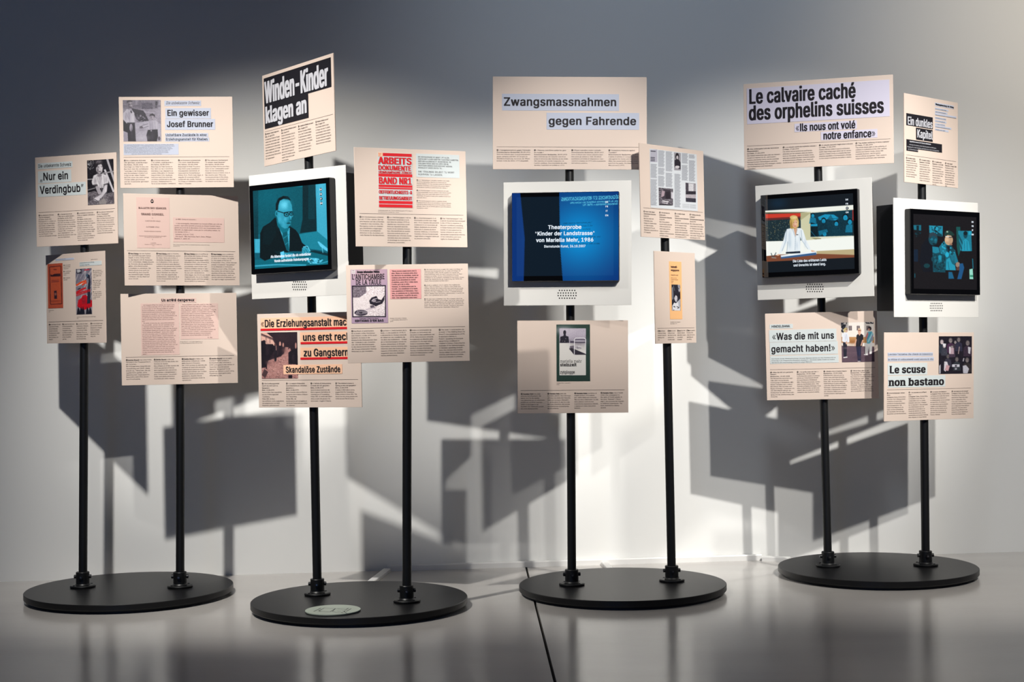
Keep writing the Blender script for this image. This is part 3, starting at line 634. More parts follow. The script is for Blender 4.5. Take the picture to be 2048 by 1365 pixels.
def d_mon4(c):
    c.a[:] = (20, 17, 18); T = lambda v: (v*.16, v*.74, v*.88)
    c.G([(425, 345), (500, 345), (500, 400), (430, 390)], T(150)); c.R(455, 350, 478, 440, T(40)); c.spk([(430, 400), (505, 400), (505, 470), (440, 460)], 16, [T(70), T(30)], 4, 9)
    c.G([(577, 348), (710, 355), (708, 455), (580, 420)], T(190)); c.E(650, 385, 24, 32, T(60)); c.E(656, 382, 14, 20, T(200)); c.G([(610, 430), (660, 410), (705, 440), (700, 460), (610, 440)], T(80)); c.spk([(580, 350), (708, 355), (706, 450), (582, 420)], 30, [T(120), T(225)], 3, 8)
    c.G([(840, 362), (880, 362), (880, 600), (862, 650), (846, 560)], (18, 82, 80)); c.G([(858, 400), (985, 402), (993, 598), (878, 594)], T(168)); c.L([(860, 440), (910, 540)], 14, T(105)); c.L([(862, 500), (900, 590)], 12, T(105)); c.E(930, 440, 20, 34, T(95)); c.E(930, 424, 20, 20, T(40)); c.G([(895, 598), (905, 500), (930, 480), (960, 500), (978, 598)], T(205)); c.L([(918, 500), (920, 590)], 4, T(130)); c.L([(945, 500), (948, 590)], 4, T(130)); c.R(960, 402, 990, 440, T(215))
    c.G([(505, 540), (560, 470), (610, 520), (690, 560), (740, 800), (520, 800), (480, 700)], (12, 16, 24)); c.E(616, 480, 44, 62, T(100)); c.G([(575, 470), (578, 425), (620, 412), (654, 440), (655, 470), (620, 445)], (44, 62, 72)); c.L([(585, 470), (655, 490)], 7, (24, 32, 38)); c.E(604, 482, 15, 12, T(150)); c.E(640, 488, 14, 12, T(150)); c.E(628, 528, 18, 10, T(50)); c.soft(640, 505, 16, 26, T(150), .7); c.E(555, 740, 30, 22, (16, 60, 66))
    c.G([(672, 560), (720, 500), (770, 540), (830, 590), (834, 615), (860, 700), (760, 760), (690, 620)], T(158)); c.G([(740, 540), (790, 535), (830, 600), (800, 640), (740, 590)], T(95)); c.G([(745, 545), (790, 560), (770, 610)], (18, 26, 36)); c.spk([(672, 560), (720, 500), (830, 590), (820, 640), (690, 620)], 40, [T(225), T(80)], 3, 9)
    c.E(768, 490, 40, 50, (206, 170, 132)); c.G([(735, 520), (790, 540), (800, 520), (800, 470), (770, 440)], (170, 136, 108), .6); c.soft(755, 488, 22, 26, (236, 204, 166), .7); c.E(790, 532, 14, 9, (150, 112, 90)); c.L([(735, 455), (800, 462)], 9, (228, 226, 220)); c.L([(770, 464), (804, 462)], 8, (44, 44, 46))
    c.G([(724, 452), (730, 410), (770, 394), (800, 410), (826, 440), (800, 450), (760, 440)], (26, 58, 52)); c.R(745, 402, 762, 418, (150, 180, 160))
    c.G([(608, 552), (668, 560), (690, 620), (740, 640), (735, 806), (615, 800)], T(95)); c.G([(608, 552), (668, 560), (680, 610), (640, 620), (612, 610)], T(175)); c.spk([(612, 620), (735, 650), (735, 800), (615, 800)], 60, [T(60), T(80), T(130)], 4, 12); c.E(682, 660, 14, 24, T(215)); c.G([(664, 640), (700, 640), (700, 700), (668, 710)], T(190), .7)
    c.G([(735, 640), (760, 610), (790, 650), (820, 645), (836, 784), (738, 782)], T(130)); c.E(752, 632, 18, 26, T(235)); c.E(804, 668, 16, 22, T(150)); c.G([(738, 782), (745, 680), (775, 660), (800, 720), (830, 740), (836, 784)], T(205)); c.L([(760, 700), (772, 780)], 5, T(120)); c.E(612, 676, 14, 22, T(90)); c.E(856, 730, 22, 26, (150, 128, 112)); c.G([(840, 760), (870, 745), (872, 785), (840, 785)], (90, 60, 50))
    c.G([(872, 720), (905, 715), (918, 760), (890, 870), (850, 870), (870, 790)], (28, 84, 132)); c.G([(765, 800), (800, 800), (820, 866), (765, 866)], (26, 96, 134)); c.G([(968, 775), (1000, 768), (1006, 870), (970, 870)], (150, 220, 200)); c.R(974, 830, 1004, 850, (60, 150, 120)); c.G([(995, 670), (1003, 672), (1008, 770), (1000, 770)], T(160)); c.R(436, 815, 442, 856, T(150)); c.R(430, 580, 470, 700, (12, 36, 60), .8); c.N(3, 3)
monitor('mon4', 'monitor showing two men holding up photographs, rightmost of the screens', [(400, 183), (1077, 218), (1070, 1027), (400, 1018)], [(425, 236), (1042, 266), (1038, 975), (425, 965)],
        (646, 1108, 16.8, 23.5, 0), d_mon4, buttons=[(997, 314), (997, 354), (997, 394), (997, 436)])

# what the blue screen mirrors: two lit projection boards that stand behind the camera
def mirror_rig():
    B = type('q', (), {})(); e = [o for o in bpy.data.objects if o.name == 'monitor.001'][0]
    mw = np.array(e.matrix_world); n = -mw[:3, 1]; o = mw[:3, 3]+n*SD; cx, cy, k = CROP['mon2']; YB = -2.6
    def hit(x, y):
        r = ray(cx+x/k, cy+y/k); t = np.dot(o-CAMP, n)/np.dot(r, n); p = CAMP+r*t; q = r-2*np.dot(r, n)*n
        return p+q*((YB-p[1])/q[1])
    blue = bpy.data.materials.new('blue_projection'); blue.use_nodes = True; nt = blue.node_tree; b = nt.nodes['Principled BSDF']
    b.inputs['Base Color'].default_value = (0.01, 0.02, 0.05, 1)
    tc = nt.nodes.new('ShaderNodeTexCoord'); mp = nt.nodes.new('ShaderNodeMapping'); gr = nt.nodes.new('ShaderNodeTexGradient'); gr.gradient_type = 'QUADRATIC_SPHERE'
    c = hit(860, 620); mp.inputs['Location'].default_value = (-c[0]/.62, 0, -c[2]/.62); mp.inputs['Scale'].default_value = (1/.62, 1/50, 1/.62)
    rp = nt.nodes.new('ShaderNodeValToRGB'); rp.color_ramp.elements[0].color = (*(s2l((14, 54, 124))), 1); rp.color_ramp.elements[1].color = (*(s2l((0, 160, 236))), 1)
    nt.links.new(tc.outputs['Object'], mp.inputs[0]); nt.links.new(mp.outputs[0], gr.inputs[0]); nt.links.new(gr.outputs['Fac'], rp.inputs[0])
    nt.links.new(rp.outputs[0], b.inputs['Emission Color']); b.inputs['Emission Strength'].default_value = 17.0
    def slab(pts, nm, lab):
        Q = [hit(*p) for p in pts]; z0, z1 = 0.35, 2.9
        v = [(q[0], YB, q[2]) for q in Q]; v2 = [(x, y-0.05, z) for x, y, z in v]; m = MB(); nn = len(v)
        m.add(v+v2, [list(range(nn)), list(range(nn, 2*nn))[::-1]]+[(i, nn+i, nn+(i+1) % nn, (i+1) % nn) for i in range(nn)])
        o = tag(m.build(nm, blue), lab, 'projection board', 'projection boards'); xs = [q[0] for q in Q]; zb = min(q[2] for q in Q)
        for f in (.2, .8):
            x = min(xs)+(max(xs)-min(xs))*f; l = MB(); l.box(x-.02, x+.02, YB-.046, YB-.006, 0, zb+.02); l.build('leg', MT['metal'], o)
        return o
    r = slab([(648, 60), (1400, 40), (1420, 1230), (698, 1230), (660, 740)], 'projection_board', 'blue lit projection board with a title, mirrored in the right of the blue screen')
    slab([(60, 90), (232, 90), (286, 640), (272, 1230), (60, 1230)], 'projection_board', 'blue lit projection board, mirrored at the left edge of the blue screen')
    cy_ = emit_mat('lit_cyan_text', (90, 196, 226), 17.0); dk = mat('navy_text', (8, 30, 80), 0.8)
    def rt(s, xr, xl, yb, cap, m, f='bold'):      # reads the right way round on the board, so from xr down to xl in the mirror
        a, z = hit(xr, yb), hit(xl, yb); h = hit(xr, yb-cap)[2]-a[2]; mb = MB(); L = z[0]-a[0]
        put(mb, s, 0, 0, abs(L)/natural(s, f), abs(h), 0, f)
        V = np.concatenate(mb.v); V = np.stack([a[0]+np.sign(L)*V[:, 0], np.full(len(V), YB+0.004), a[2]+V[:, 2]], 1); m2 = MB(); m2.add(V, mb.f); m2.build('lettering', m, r)
    rt('SÉQUENCES ET REVENDICATIONS', 1265, 670, 240, 34, cy_); rt('ats du Programme national de recherche', 1245, 762, 272, 17, cy_); rt('Sciences humaines + (PNR 76)', 1242, 886, 300, 20, cy_)
    rt('Les personnes concernées', 978, 690, 488, 16, dk, 'reg'); rt('et l\'opinion publique', 985, 700, 520, 16, dk, 'reg'); rt('archives', 965, 880, 555, 16, dk, 'reg'); rt('une réparation et une reconnaissance', 1068, 690, 632, 16, dk, 'reg'); rt('dans les institutions', 1060, 800, 700, 16, dk, 'reg')
mirror_rig()
# ------------------------------------------------------------------ text boards
GB = ['text boards on the leftmost stand', 'text boards on the stand with the green disc', 'text boards on the stand with the blue screen', 'text boards on the rightmost stand']
def panel(key, label):
    B = Board(key, 'text_board', label, 'text board', GB[FIT[key][0]//2]); B.board(); return B
W8, K8 = (206, 203, 206), (28, 26, 30)

B = panel('verding', 'cream text board headed Nur ein Verdingbub, with a photograph of a seated boy')
h = B.slip([(100, 238), (552, 215), (553, 292), (103, 315)], 'white_slip'); B.text('Die unbekannte Schweiz', 110, 298, 42, 540, font='reg', smear=.04, parent=h); B.rule(108, 314, 545, 292)
h = B.slip([(105, 345), (537, 318), (537, 480), (107, 500)], 'white_slip'); B.text('„Nur ein', 130, 464, 96, 503, smear=.05, parent=h)
h = B.slip([(105, 510), (728, 483), (728, 650), (105, 675)], 'white_slip'); B.text('Verdingbub”', 130, 637, 97, 705, smear=.05, parent=h)
def d(c):
    c.a[:] = (30, 28, 34); c.N(10, 4); c.spk([(742, 210), (830, 200), (830, 330), (745, 320)], 50, [(120, 118, 122), (60, 58, 62), (180, 178, 182)], 3, 9)
    c.L([(1000, 176), (1100, 480)], 26, (176, 172, 178)); c.L([(972, 320), (1100, 640)], 24, (196, 192, 198)); c.L([(940, 372), (1090, 345)], 16, (150, 146, 150)); c.L([(745, 450), (830, 445)], 12, (170, 166, 170)); c.L([(745, 590), (850, 560)], 10, (150, 146, 150))
    c.G([(750, 620), (840, 600), (960, 640), (1098, 610), (1100, 770), (752, 785)], (104, 98, 104)); c.N(26, 5, area=[(750, 600), (1098, 600), (1100, 770), (752, 785)], seed=4)
    c.G([(805, 480), (830, 400), (890, 372), (960, 380), (1005, 400), (1022, 500), (960, 520), (955, 560), (900, 560), (870, 510), (815, 520)], (214, 210, 214)); c.L([(870, 400), (900, 510)], 6, (140, 136, 140)); c.L([(960, 400), (970, 500)], 6, (140, 136, 140)); c.L([(815, 522), (885, 522)], 8, (90, 86, 90)); c.L([(955, 515), (1022, 495)], 8, (100, 96, 100))
    c.G([(850, 545), (885, 525), (925, 600), (945, 640), (890, 640)], (164, 158, 164)); c.G([(905, 600), (940, 430), (915, 395), (890, 420), (900, 470)], (176, 170, 176)); c.G([(970, 525), (1008, 515), (1000, 600), (930, 690), (860, 715), (830, 700), (930, 640)], (196, 190, 196)); c.E(870, 705, 40, 24, (206, 200, 206)); c.L([(830, 700), (890, 735)], 8, (60, 58, 62))
    c.G([(862, 340), (862, 275), (880, 250), (930, 250), (948, 300), (940, 355), (905, 372), (880, 360)], (196, 190, 194)); c.soft(885, 330, 18, 34, (120, 114, 120), .8); c.G([(845, 290), (845, 220), (885, 195), (940, 205), (952, 265), (930, 250), (890, 262), (865, 300)], (36, 33, 38)); c.L([(880, 295), (900, 292)], 6, (50, 46, 50)); c.L([(922, 292), (938, 292)], 6, (50, 46, 50)); c.L([(912, 300), (916, 325)], 4, (130, 124, 128)); c.L([(900, 345), (925, 342)], 5, (80, 74, 78)); c.E(905, 395, 30, 26, (140, 134, 140)); c.L([(890, 400), (925, 390)], 4, (70, 66, 70))
    c.G([(895, 740), (960, 690), (1000, 730), (990, 770), (900, 770)], (140, 134, 134))
    c.soft(898, 222, 46, 26, (104, 98, 104), .9); c.L([(862, 240), (890, 205)], 5, (140, 134, 140), .7); c.L([(900, 235), (925, 205)], 5, (130, 124, 130), .7); c.soft(880, 335, 16, 34, (104, 98, 104), .8); c.soft(925, 290, 16, 26, (232, 226, 230), .7); c.soft(905, 325, 10, 12, (226, 220, 224), .6); c.L([(872, 285), (900, 282)], 5, (60, 54, 60), .8); c.L([(918, 282), (942, 284)], 5, (60, 54, 60), .8); c.soft(912, 350, 20, 6, (70, 62, 68), .9)
    c.soft(850, 470, 24, 50, (150, 144, 150), .8); c.soft(990, 450, 20, 50, (160, 154, 160), .8); c.soft(935, 560, 14, 60, (120, 114, 120), .7); c.soft(985, 590, 14, 60, (226, 220, 226), .6); c.soft(770, 700, 40, 40, (40, 36, 42), .7); c.soft(1060, 690, 40, 30, (60, 54, 62), .8); c.N(9, 2, seed=9)
B.pic([(742, 212), (1085, 172), (1098, 765), (755, 785)], d)
B.rule(113, 879, 1103, 831)
B.columns((112, 360, 612, 868), (926, 912, 897, 884), 235, 27, (
 'Die unbekannte Schweiz/«Nur ein Verdingbub»/Die Nation, 23.06.1944/Reportage mit E. M. V. Simon und/Paul Senn über den Verdingbub/beim Emmeli, in unbestimmten/Haushalt Schwerarbeit mit allen/seine sein ausserd. prekarieren/Die Medien sind das gross Echo/aus. Das Pflegeamt wurden/und in die Verdingkinder entlassen.',
 'La Suisse méconnue/« Rien qu’un enfant placé »/Die Nation, 23.06.1944/Reportage de Peter Surava et/Paul Senn sur Emigli, un enfant/placé qui a été victime d’abus,/vivant pendant de nombreuses/années dans une ferme à/Madiswil (BE). L’article eut un/grand retentissement, une/autorité de protection sort mise/par trois inspecteurs.',
 'La Svizzera sconosciuta/«Solo un ragazzo collocato a/servizio»/Die Nation, 23.06.1944/Reportage di Peter Surava e/Paul Senn su Emigli, un ragazzo/collocato a servizio in una/famiglia contadina. Fra molti/anni ha vissuto di stenti abusati/in una fattoria a Madiswil (BE)./L’articolo suscita grande/scalpore. L’opinione affidataria/Emmy, di sposi è successive/venne condannati.',
 'The unknown Switzerland/“Just a “Verdingbub”/Die Nation, 23.06.1944/Report by Peter Surava and Paul/Senn on «Emigli», a boy placed/in service with a farming family./For many years, he was severely/abused on a farm in Madiswil/(BE). This prompted a huge/reaction. The foster parents were/charged and later sentenced.'), (3, 3, 4, 3))

B = panel('redbook', 'tall cream text board with an orange booklet cover and a grey poster')
h = B.slip([(200, 178), (442, 172), (442, 197), (202, 205)], 'blue_slip'); B.lines(205, 196, 232, 15, ['Sie suchten die Jugend und ihre Würde'], parent=h, name='lettering', d=.0014)
def d(c):
    c.a[:] = (190, 84, 58); c.L([(128, 290), (272, 278), (285, 765), (140, 772), (128, 290)], 8, (70, 30, 34)); c.G([(135, 295), (268, 284), (278, 758), (143, 765)], (198, 88, 56)); c.R(180, 318, 218, 330, (120, 50, 44)); c.G([(140, 385), (160, 395), (190, 380), (264, 375), (266, 410), (142, 415)], (44, 26, 34)); c.L([(150, 400), (262, 392)], 4, (120, 52, 46)); c.L([(150, 466), (248, 460)], 7, (120, 46, 44)); c.L([(152, 484), (250, 478)], 9, (112, 44, 46)); c.G([(186, 600), (218, 594), (224, 700), (188, 702)], (52, 34, 44)); c.E(204, 640, 12, 20, (150, 90, 80)); c.L([(140, 728), (270, 722)], 4, (110, 44, 42)); c.L([(142, 742), (272, 738)], 4, (110, 44, 42)); c.N(4, 4)
B.pic([(98, 250), (295, 238), (303, 820), (110, 827)], d, name='booklet_cover')
def d(c):
    c.grad((116, 112, 128), (160, 152, 158)); rr = np.random.RandomState(2)
    for k in range(46):
        x = rr.uniform(440, 690); y = rr.uniform(350, 800); c.L([(x, y), (x+rr.uniform(30, 70), y-rr.uniform(70, 160))], rr.uniform(3, 7), (222, 216, 214) if k % 3 else (110, 104, 116), .8)
    c.R(478, 318, 545, 376, (50, 48, 58)); c.R(492, 316, 504, 366, (228, 226, 230)); c.R(513, 318, 522, 360, (228, 226, 230)); c.R(486, 336, 536, 346, (228, 226, 230)); c.L([(578, 332), (645, 322)], 14, (200, 40, 62))
    c.G([(470, 540), (480, 510), (560, 465), (605, 470), (600, 500), (540, 520), (470, 545)], (238, 232, 222)); c.L([(474, 530), (540, 490), (604, 468)], 24, (226, 78, 40)); c.L([(548, 524), (580, 500), (608, 494)], 20, (226, 70, 40)); c.L([(495, 580), (530, 564)], 12, (40, 34, 44)); c.L([(474, 622), (540, 585), (600, 560)], 24, (204, 36, 44)); c.L([(474, 640), (560, 610), (645, 590)], 20, (206, 40, 46)); c.L([(474, 664), (560, 632), (625, 612)], 14, (196, 40, 46))
    c.G([(490, 800), (500, 720), (540, 690), (560, 655), (600, 650), (640, 700), (682, 730), (682, 800), (620, 830), (560, 850), (520, 820)], (200, 22, 36)); c.G([(545, 690), (600, 680), (600, 760), (550, 770)], (150, 30, 44), .7)
    c.G([(598, 395), (620, 380), (648, 400), (655, 480), (656, 760), (612, 765), (622, 560), (636, 440), (612, 432)], (40, 42, 58)); c.E(612, 400, 14, 22, (70, 90, 110)); c.G([(622, 580), (655, 575), (655, 610), (622, 614)], (160, 36, 44))
    for x in (505, 540, 565, 620, 655): c.G([(x-22, 905), (x-16, 850), (x-4, 800), (x+14, 850), (x+20, 905)], (28, 28, 40))
    c.N(10, 3)
B.pic([(462, 315), (670, 303), (683, 900), (475, 905)], d, name='poster_cover')
h = B.slip([(515, 228), (800, 206), (805, 262), (517, 277)], 'white_slip'); B.lines(520, 242, 280, 27, ['Administrativjustiz und ihre Wirkung', 'Carl Albert Loosli, 1938'], parent=h, name='lettering', d=.0014, capf=.45)
B.lines(665, 196, 136, 18, ['Ein Wort an die Leser'], name='caption')
for x, ys, n in ((308, (272, 352, 438), 3), (690, (342, 470, 618), 5)):
    T3 = (['« Alle Anstalten', 'gleichen einander', 'immer mehr. »'], ['« Les institutions', 'se ressemblent', 'toutes. »'], ['“All institutions', 'look alike.”']) if n == 3 else (['« Je n’ai jamais cru', 'qu’un État puisse encore', 'supporter la contrainte,', 'et une injustice. Cela', 'suffit. »'], ['« Ho sempre agito', 'contro, per il diritto', 'costituito e di legge', 'umanità. Persino il', 'rispetto non vale', 'molto. »'], ['“I don’t say the law', 'is no longer observed,', 'but it makes no sense', 'to detain someone', 'for life.”'])
    for y, t, k in zip(ys, T3, ('FR', 'IT', 'EN')): B.lines(x, y, 100 if n == 3 else 124, 22.5, t, code=k, name='caption')
B.lines(112, 858, 130, 18, ['Carl Albert Loosli,', '1924'], name='caption'); B.lines(478, 944, 325, 18, ['Carl Albert Loosli, Administrativjustiz und Konzentrationslager,', '1939'], name='caption')
B.rule(112, 1000, 822, 987)
B.columns((115, 292, 473, 657), (1045, 1040, 1036, 1031), 155, 27.5, (
 'Der Schriftsteller Carl Albert/Loosli kritisierte Anstalten/und das Verdingwesen./Er fordert Grundrechte./Er verbrachte seine Jugend/als Verdingkind und/war auf Lebzeiten, ohne/anerkannt.', 'L’écrivain Carl Albert Loosli/a critiqué les placements/et les institutions de/l’internement en Suisse./Lui-même né orphelin, il a/décrit ces expériences/en tout une plaidoirie/pour tous.', 'Lo scrittore Carl Albert/Loosli denunciò fortemente/i collocamenti coatti. Fu/il suo istinto per il diritto/dei bambini. Poi nel suo/stesso istituto l’umanità di/tutte le istituzioni per/sua vicina giovinezza.', 'The writer Carl Albert Loosli/grew up in foster homes and/denounced them. Throughout/his life, he campaigned/against the forced care/and detention, without/taking a rest.'), lead=1)

B = panel('brunner', 'cream text board, topmost of three, with a photograph of a man and a pointing boy')
def d(c):
    c.grad((150, 142, 158), (196, 188, 204)); c.R(125, 130, 640, 245, (136, 128, 144)); c.R(380, 170, 520, 250, (96, 88, 106)); c.R(300, 130, 340, 200, (176, 168, 184)); c.R(555, 150, 580, 235, (60, 54, 68)); c.G([(600, 132), (640, 132), (640, 400), (590, 380)], (170, 162, 178)); c.N(14, 5); c.L([(380, 208), (520, 215)], 6, (150, 142, 158)); c.R(128, 205, 640, 216, (110, 102, 118)); c.L([(370, 285), (560, 300)], 12, (190, 182, 198))
    c.G([(250, 240), (400, 270), (440, 330), (480, 420), (420, 440), (330, 420), (290, 330)], (52, 46, 60)); c.spk([(290, 300), (450, 330), (440, 440), (310, 420)], 40, [(150, 142, 158), (40, 36, 48), (90, 82, 98)], 6, 16); c.G([(300, 430), (480, 400), (640, 450), (640, 670), (300, 670)], (196, 190, 206)); c.N(8, 6, area=[(300, 430), (640, 430), (640, 670), (300, 670)], seed=3)
    c.G([(140, 420), (145, 300), (190, 250), (250, 262), (285, 300), (290, 420), (200, 440)], (222, 216, 230)); c.L([(220, 290), (225, 420)], 5, (140, 132, 148)); c.L([(180, 300), (215, 380)], 6, (160, 152, 168)); c.G([(232, 270), (250, 268), (258, 300), (240, 305)], (60, 52, 66)); c.G([(190, 425), (290, 425), (306, 668), (205, 668)], (40, 35, 46)); c.G([(136, 380), (190, 440), (250, 470), (250, 540), (210, 560), (140, 530)], (30, 26, 36)); c.E(243, 490, 20, 50, (196, 188, 204)); c.G([(150, 560), (185, 555), (205, 668), (155, 668)], (176, 168, 184))
    c.E(228, 195, 38, 50, (150, 140, 154)); c.G([(185, 180), (190, 145), (225, 132), (262, 150), (250, 170), (205, 165)], (60, 54, 66)); c.soft(235, 180, 22, 20, (200, 192, 204), .8); c.L([(215, 190), (262, 185)], 6, (70, 62, 74)); c.L([(215, 225), (250, 228)], 10, (60, 52, 64))
    c.G([(470, 425), (500, 400), (560, 395), (590, 420), (620, 560), (600, 640), (580, 520), (460, 525), (465, 460), (390, 490), (345, 495), (360, 470), (450, 430)], (206, 200, 216)); c.L([(480, 410), (490, 520)], 5, (150, 142, 158)); c.L([(520, 410), (522, 520)], 4, (150, 142, 158)); c.L([(550, 410), (560, 515)], 5, (160, 152, 168)); c.L([(400, 455), (465, 440)], 5, (150, 142, 158)); c.E(375, 485, 22, 14, (110, 100, 112)); c.G([(460, 520), (585, 512), (590, 600), (575, 668), (455, 668), (440, 590)], (38, 33, 44)); c.E(503, 530, 10, 10, (206, 200, 214)); c.E(605, 630, 16, 26, (104, 96, 108))
    c.E(515, 358, 30, 40, (176, 166, 180)); c.G([(478, 350), (485, 318), (520, 308), (550, 325), (550, 360), (530, 335), (495, 335)], (42, 36, 48)); c.L([(500, 358), (512, 357)], 4, (60, 52, 64)); c.L([(524, 358), (536, 357)], 4, (60, 52, 64)); c.L([(508, 382), (524, 382)], 4, (90, 80, 92))
    c.soft(212, 200, 16, 50, (92, 84, 98), .8); c.soft(246, 205, 12, 22, (206, 196, 206), .7); c.soft(236, 165, 24, 14, (206, 198, 208), .7); c.L([(214, 190), (232, 187)], 6, (48, 42, 52)); c.L([(242, 186), (258, 184)], 6, (48, 42, 52)); c.soft(236, 228, 18, 6, (60, 50, 60), .9); c.soft(215, 330, 26, 80, (176, 168, 186), .7); c.soft(265, 380, 20, 50, (240, 234, 244), .6); c.soft(175, 350, 16, 60, (160, 152, 168), .7)
    c.soft(250, 560, 18, 90, (66, 58, 74), .7); c.soft(520, 590, 30, 70, (62, 54, 70), .7); c.soft(500, 450, 14, 60, (166, 158, 176), .7); c.soft(565, 450, 16, 60, (236, 230, 242), .5); c.L([(465, 440), (390, 462), (350, 488)], 5, (80, 72, 86), .8); c.L([(470, 470), (400, 496), (350, 500)], 5, (80, 72, 86), .8); c.soft(500, 350, 8, 30, (110, 100, 114), .7); c.soft(525, 362, 12, 22, (212, 202, 214), .6)
    c.soft(400, 620, 90, 40, (226, 220, 234), .5); c.soft(380, 520, 60, 20, (150, 142, 158), .6); c.soft(340, 190, 40, 60, (104, 96, 112), .6); c.soft(600, 300, 40, 90, (196, 188, 204), .6); c.N(8, 2, seed=8)
B.pic([(127, 133), (625, 131), (637, 667), (150, 672)], d, tone=0.74)
h = B.slip([(675, 140), (1152, 138), (1152, 208), (675, 210)]); B.text('Die unbekannte Schweiz:', 694, 187, 36, 1138, font='serif', slant=.25, parent=h, m='grey_ink')
h = B.slip([(687, 237), (1280, 235), (1280, 373), (687, 375)]); B.text('Ein gewisser', 708, 336, 74, 1255, smear=.06, parent=h)
h = B.slip([(683, 380), (1335, 378), (1335, 518), (683, 520)]); B.text('Josef Brunner', 706, 482, 74, 1308, smear=.06, parent=h)
h = B.slip([(685, 563), (1245, 561), (1245, 613), (685, 615)]); B.text('Unhaltbare Zustände in einer', 690, 602, 32, 1230, font='serif', smear=.03, parent=h)
h = B.slip([(685, 620), (1258, 618), (1258, 670), (685, 672)]); B.text('Erziehungsanstalt für Knaben', 693, 658, 32, 1238, font='serif', smear=.03, parent=h)
h = B.slip([(145, 703), (860, 700), (860, 843), (145, 848)]); B.lines(153, 720, 698, 17, ['Wir wollen der Öffentlichkeit zeigen, unsere Mitbürger haben das Vertrauen, dass ehemals', 'unerhörte Erziehungsanstalt für schulpflichtige Knaben im Sonnenberg in Kriens bei Luzern.', 'Die eigentliche Ehrung nachgewiesen soll von daraus diese Zustände Grund, auch mit', 'dem Belag warum es. Die Knaben hat eine in unserem Schweizerland bezahlt zu können', 'müssen. Eine Zustände betrachten die Anstalten. Die Leiter wollen diese. Frage den', 'Kindern der Erziehung um die Schulbehörde sind nicht das Erziehen des Kindes', 'sowie der der Leser einen Hilferuf zeigt. Wir in der Schweiz Zusammen erziehen', '                     wird, muss. Die in unserem Bericht zu dieser Reportage.'], parent=h, name='lettering', d=.0014, font='serif', just=False)
B.rule(145, 876, 1520, 870)
B.columns((148, 500, 852, 1203), (926, 924, 923, 922), 322, 27.5, (
 'Die unbekannte Schweiz/«Ein gewisser Josef Brunner»/Die Nation, 30.08.1944/Reportage von Peter Surava und/Paul Senn über die «unhaltbaren/Zustände» in der Erziehungsan-/stalt Sonnenberg in Kriens (LU)./Aufgrund der vielen Medien-/berichte wurde das Heim wenige/Monate später geschlossen/und der Anstaltsleiter gerichtlich/verurteilt.',
 'La Suisse méconnue/« Un certain Josef Brunner »/Die Nation, 30.08.1944/Reportage de Peter Surava et/Paul Senn sur les « conditions/intenables » qui régnaient à la/maison d’éducation du Sonnen-/berg à Kriens (LU). Quelques/mois plus tard, à la suite des/nombreux articles parus dans les/journaux, l’établissement fut/fermé et son directeur condamné.',
 'La Svizzera sconosciuta/«Un certo Josef Brunner»/Die Nation, 30.08.1944/Reportage di Peter Surava e/Paul Senn sulle «condizioni/insostenibili» nell’istituto di/rieducazione Sonnenberg a/Kriens (LU). Pochi mesi dopo, a/seguito di numerosi articoli/pubblicati dai media, l’istituto/fu chiuso e il direttore condan-/nato in tribunale.',
 'The unknown Switzerland/“A certain Josef Brunner”/Die Nation, 30.08.1944/Report by Peter Surava and Paul/Senn on the “unbearable condi-/tions” at the Sonnenberg/children’s home in Kriens (LU). A/few months later, following/numerous articles in the press,/the institution was closed and/its director convicted in court.'), (3, 3, 3, 3))

B = panel('golay', 'cream text board with a pink pamphlet cover, between two others on one pole')
h = B.slip([(250, 130), (690, 140), (700, 812), (260, 806)], 'pink_slip', name='pamphlet_cover')
m = MB(); u, v = B.uv(460, 187); a = np.arange(24)*2*math.pi/24; r = .0062
m.add([(u+r*math.cos(q), -.0014, v+r*1.1*math.sin(q)) for q in a], [list(range(24))], 0); m.add([(u-r*.7, -.0017, v-.001), (u+r*.7, -.0017, v-.001), (u+r*.6, -.0017, v+.0026), (u-r*.6, -.0017, v+.0026)], [(0, 1, 2, 3)], 1); m.add([(u-.003, -.0014, v+r), (u+.003, -.0014, v+r), (u, -.0014, v+r*1.6)], [(0, 1, 2)], 0)
m.build('emblem', [MT['ink'], MT['pink_slip']], h)
for t, x0, x1, y, c in (('BULLETIN DES SÉANCES', 278, 648, 283, 22), ('DU', 455, 475, 318, 9), ('GRAND CONSEIL', 312, 617, 368, 26), ('DU', 455, 475, 413, 9), ('CANTON DE VAUD', 365, 572, 454, 14), ('AUTOMNE 1942', 380, 555, 536, 17), ('Session ordinaire d’automne', 357, 578, 590, 13), ('Présidence de M. le président et de Messieurs les députés', 285, 650, 652, 10), ('Du mardi six au samedi dix', 360, 585, 668, 10), ('II', 460, 472, 698, 10), ('LAUSANNE', 438, 515, 746, 9), ('Imprimerie Centrale de Lausanne S.A.', 360, 590, 764, 9), ('1942', 462, 488, 780, 9)):
    B.text(t, x0, y, c, x1, font='serif', parent=h, m='brown_ink', smear=.03 if c > 20 else 0)
h = B.slip([(738, 396), (1420, 413), (1422, 737), (742, 729)], 'pink_slip')
B.lines(775, 432, 275, 30, ['a) MM. Golay et consorts :'], parent=h, name='lettering', d=.0014, font='serif', capf=.5, m='brown_ink')
B.lines(757, 487, 632, 28.6, ['   « Les soussignés, demandent au Conseil d’État, par voie de', 'motion, que cette autorité propose au Grand Conseil l’abro-', 'gation de la loi du 8 décembre 1941 sur l’internement admi-', 'nistratif, en règle avant-cours par le code pénal suisse, du', '1er janvier 1942. »'], parent=h, name='lettering', d=.0014, font='serif', capf=.52, m='brown_ink')
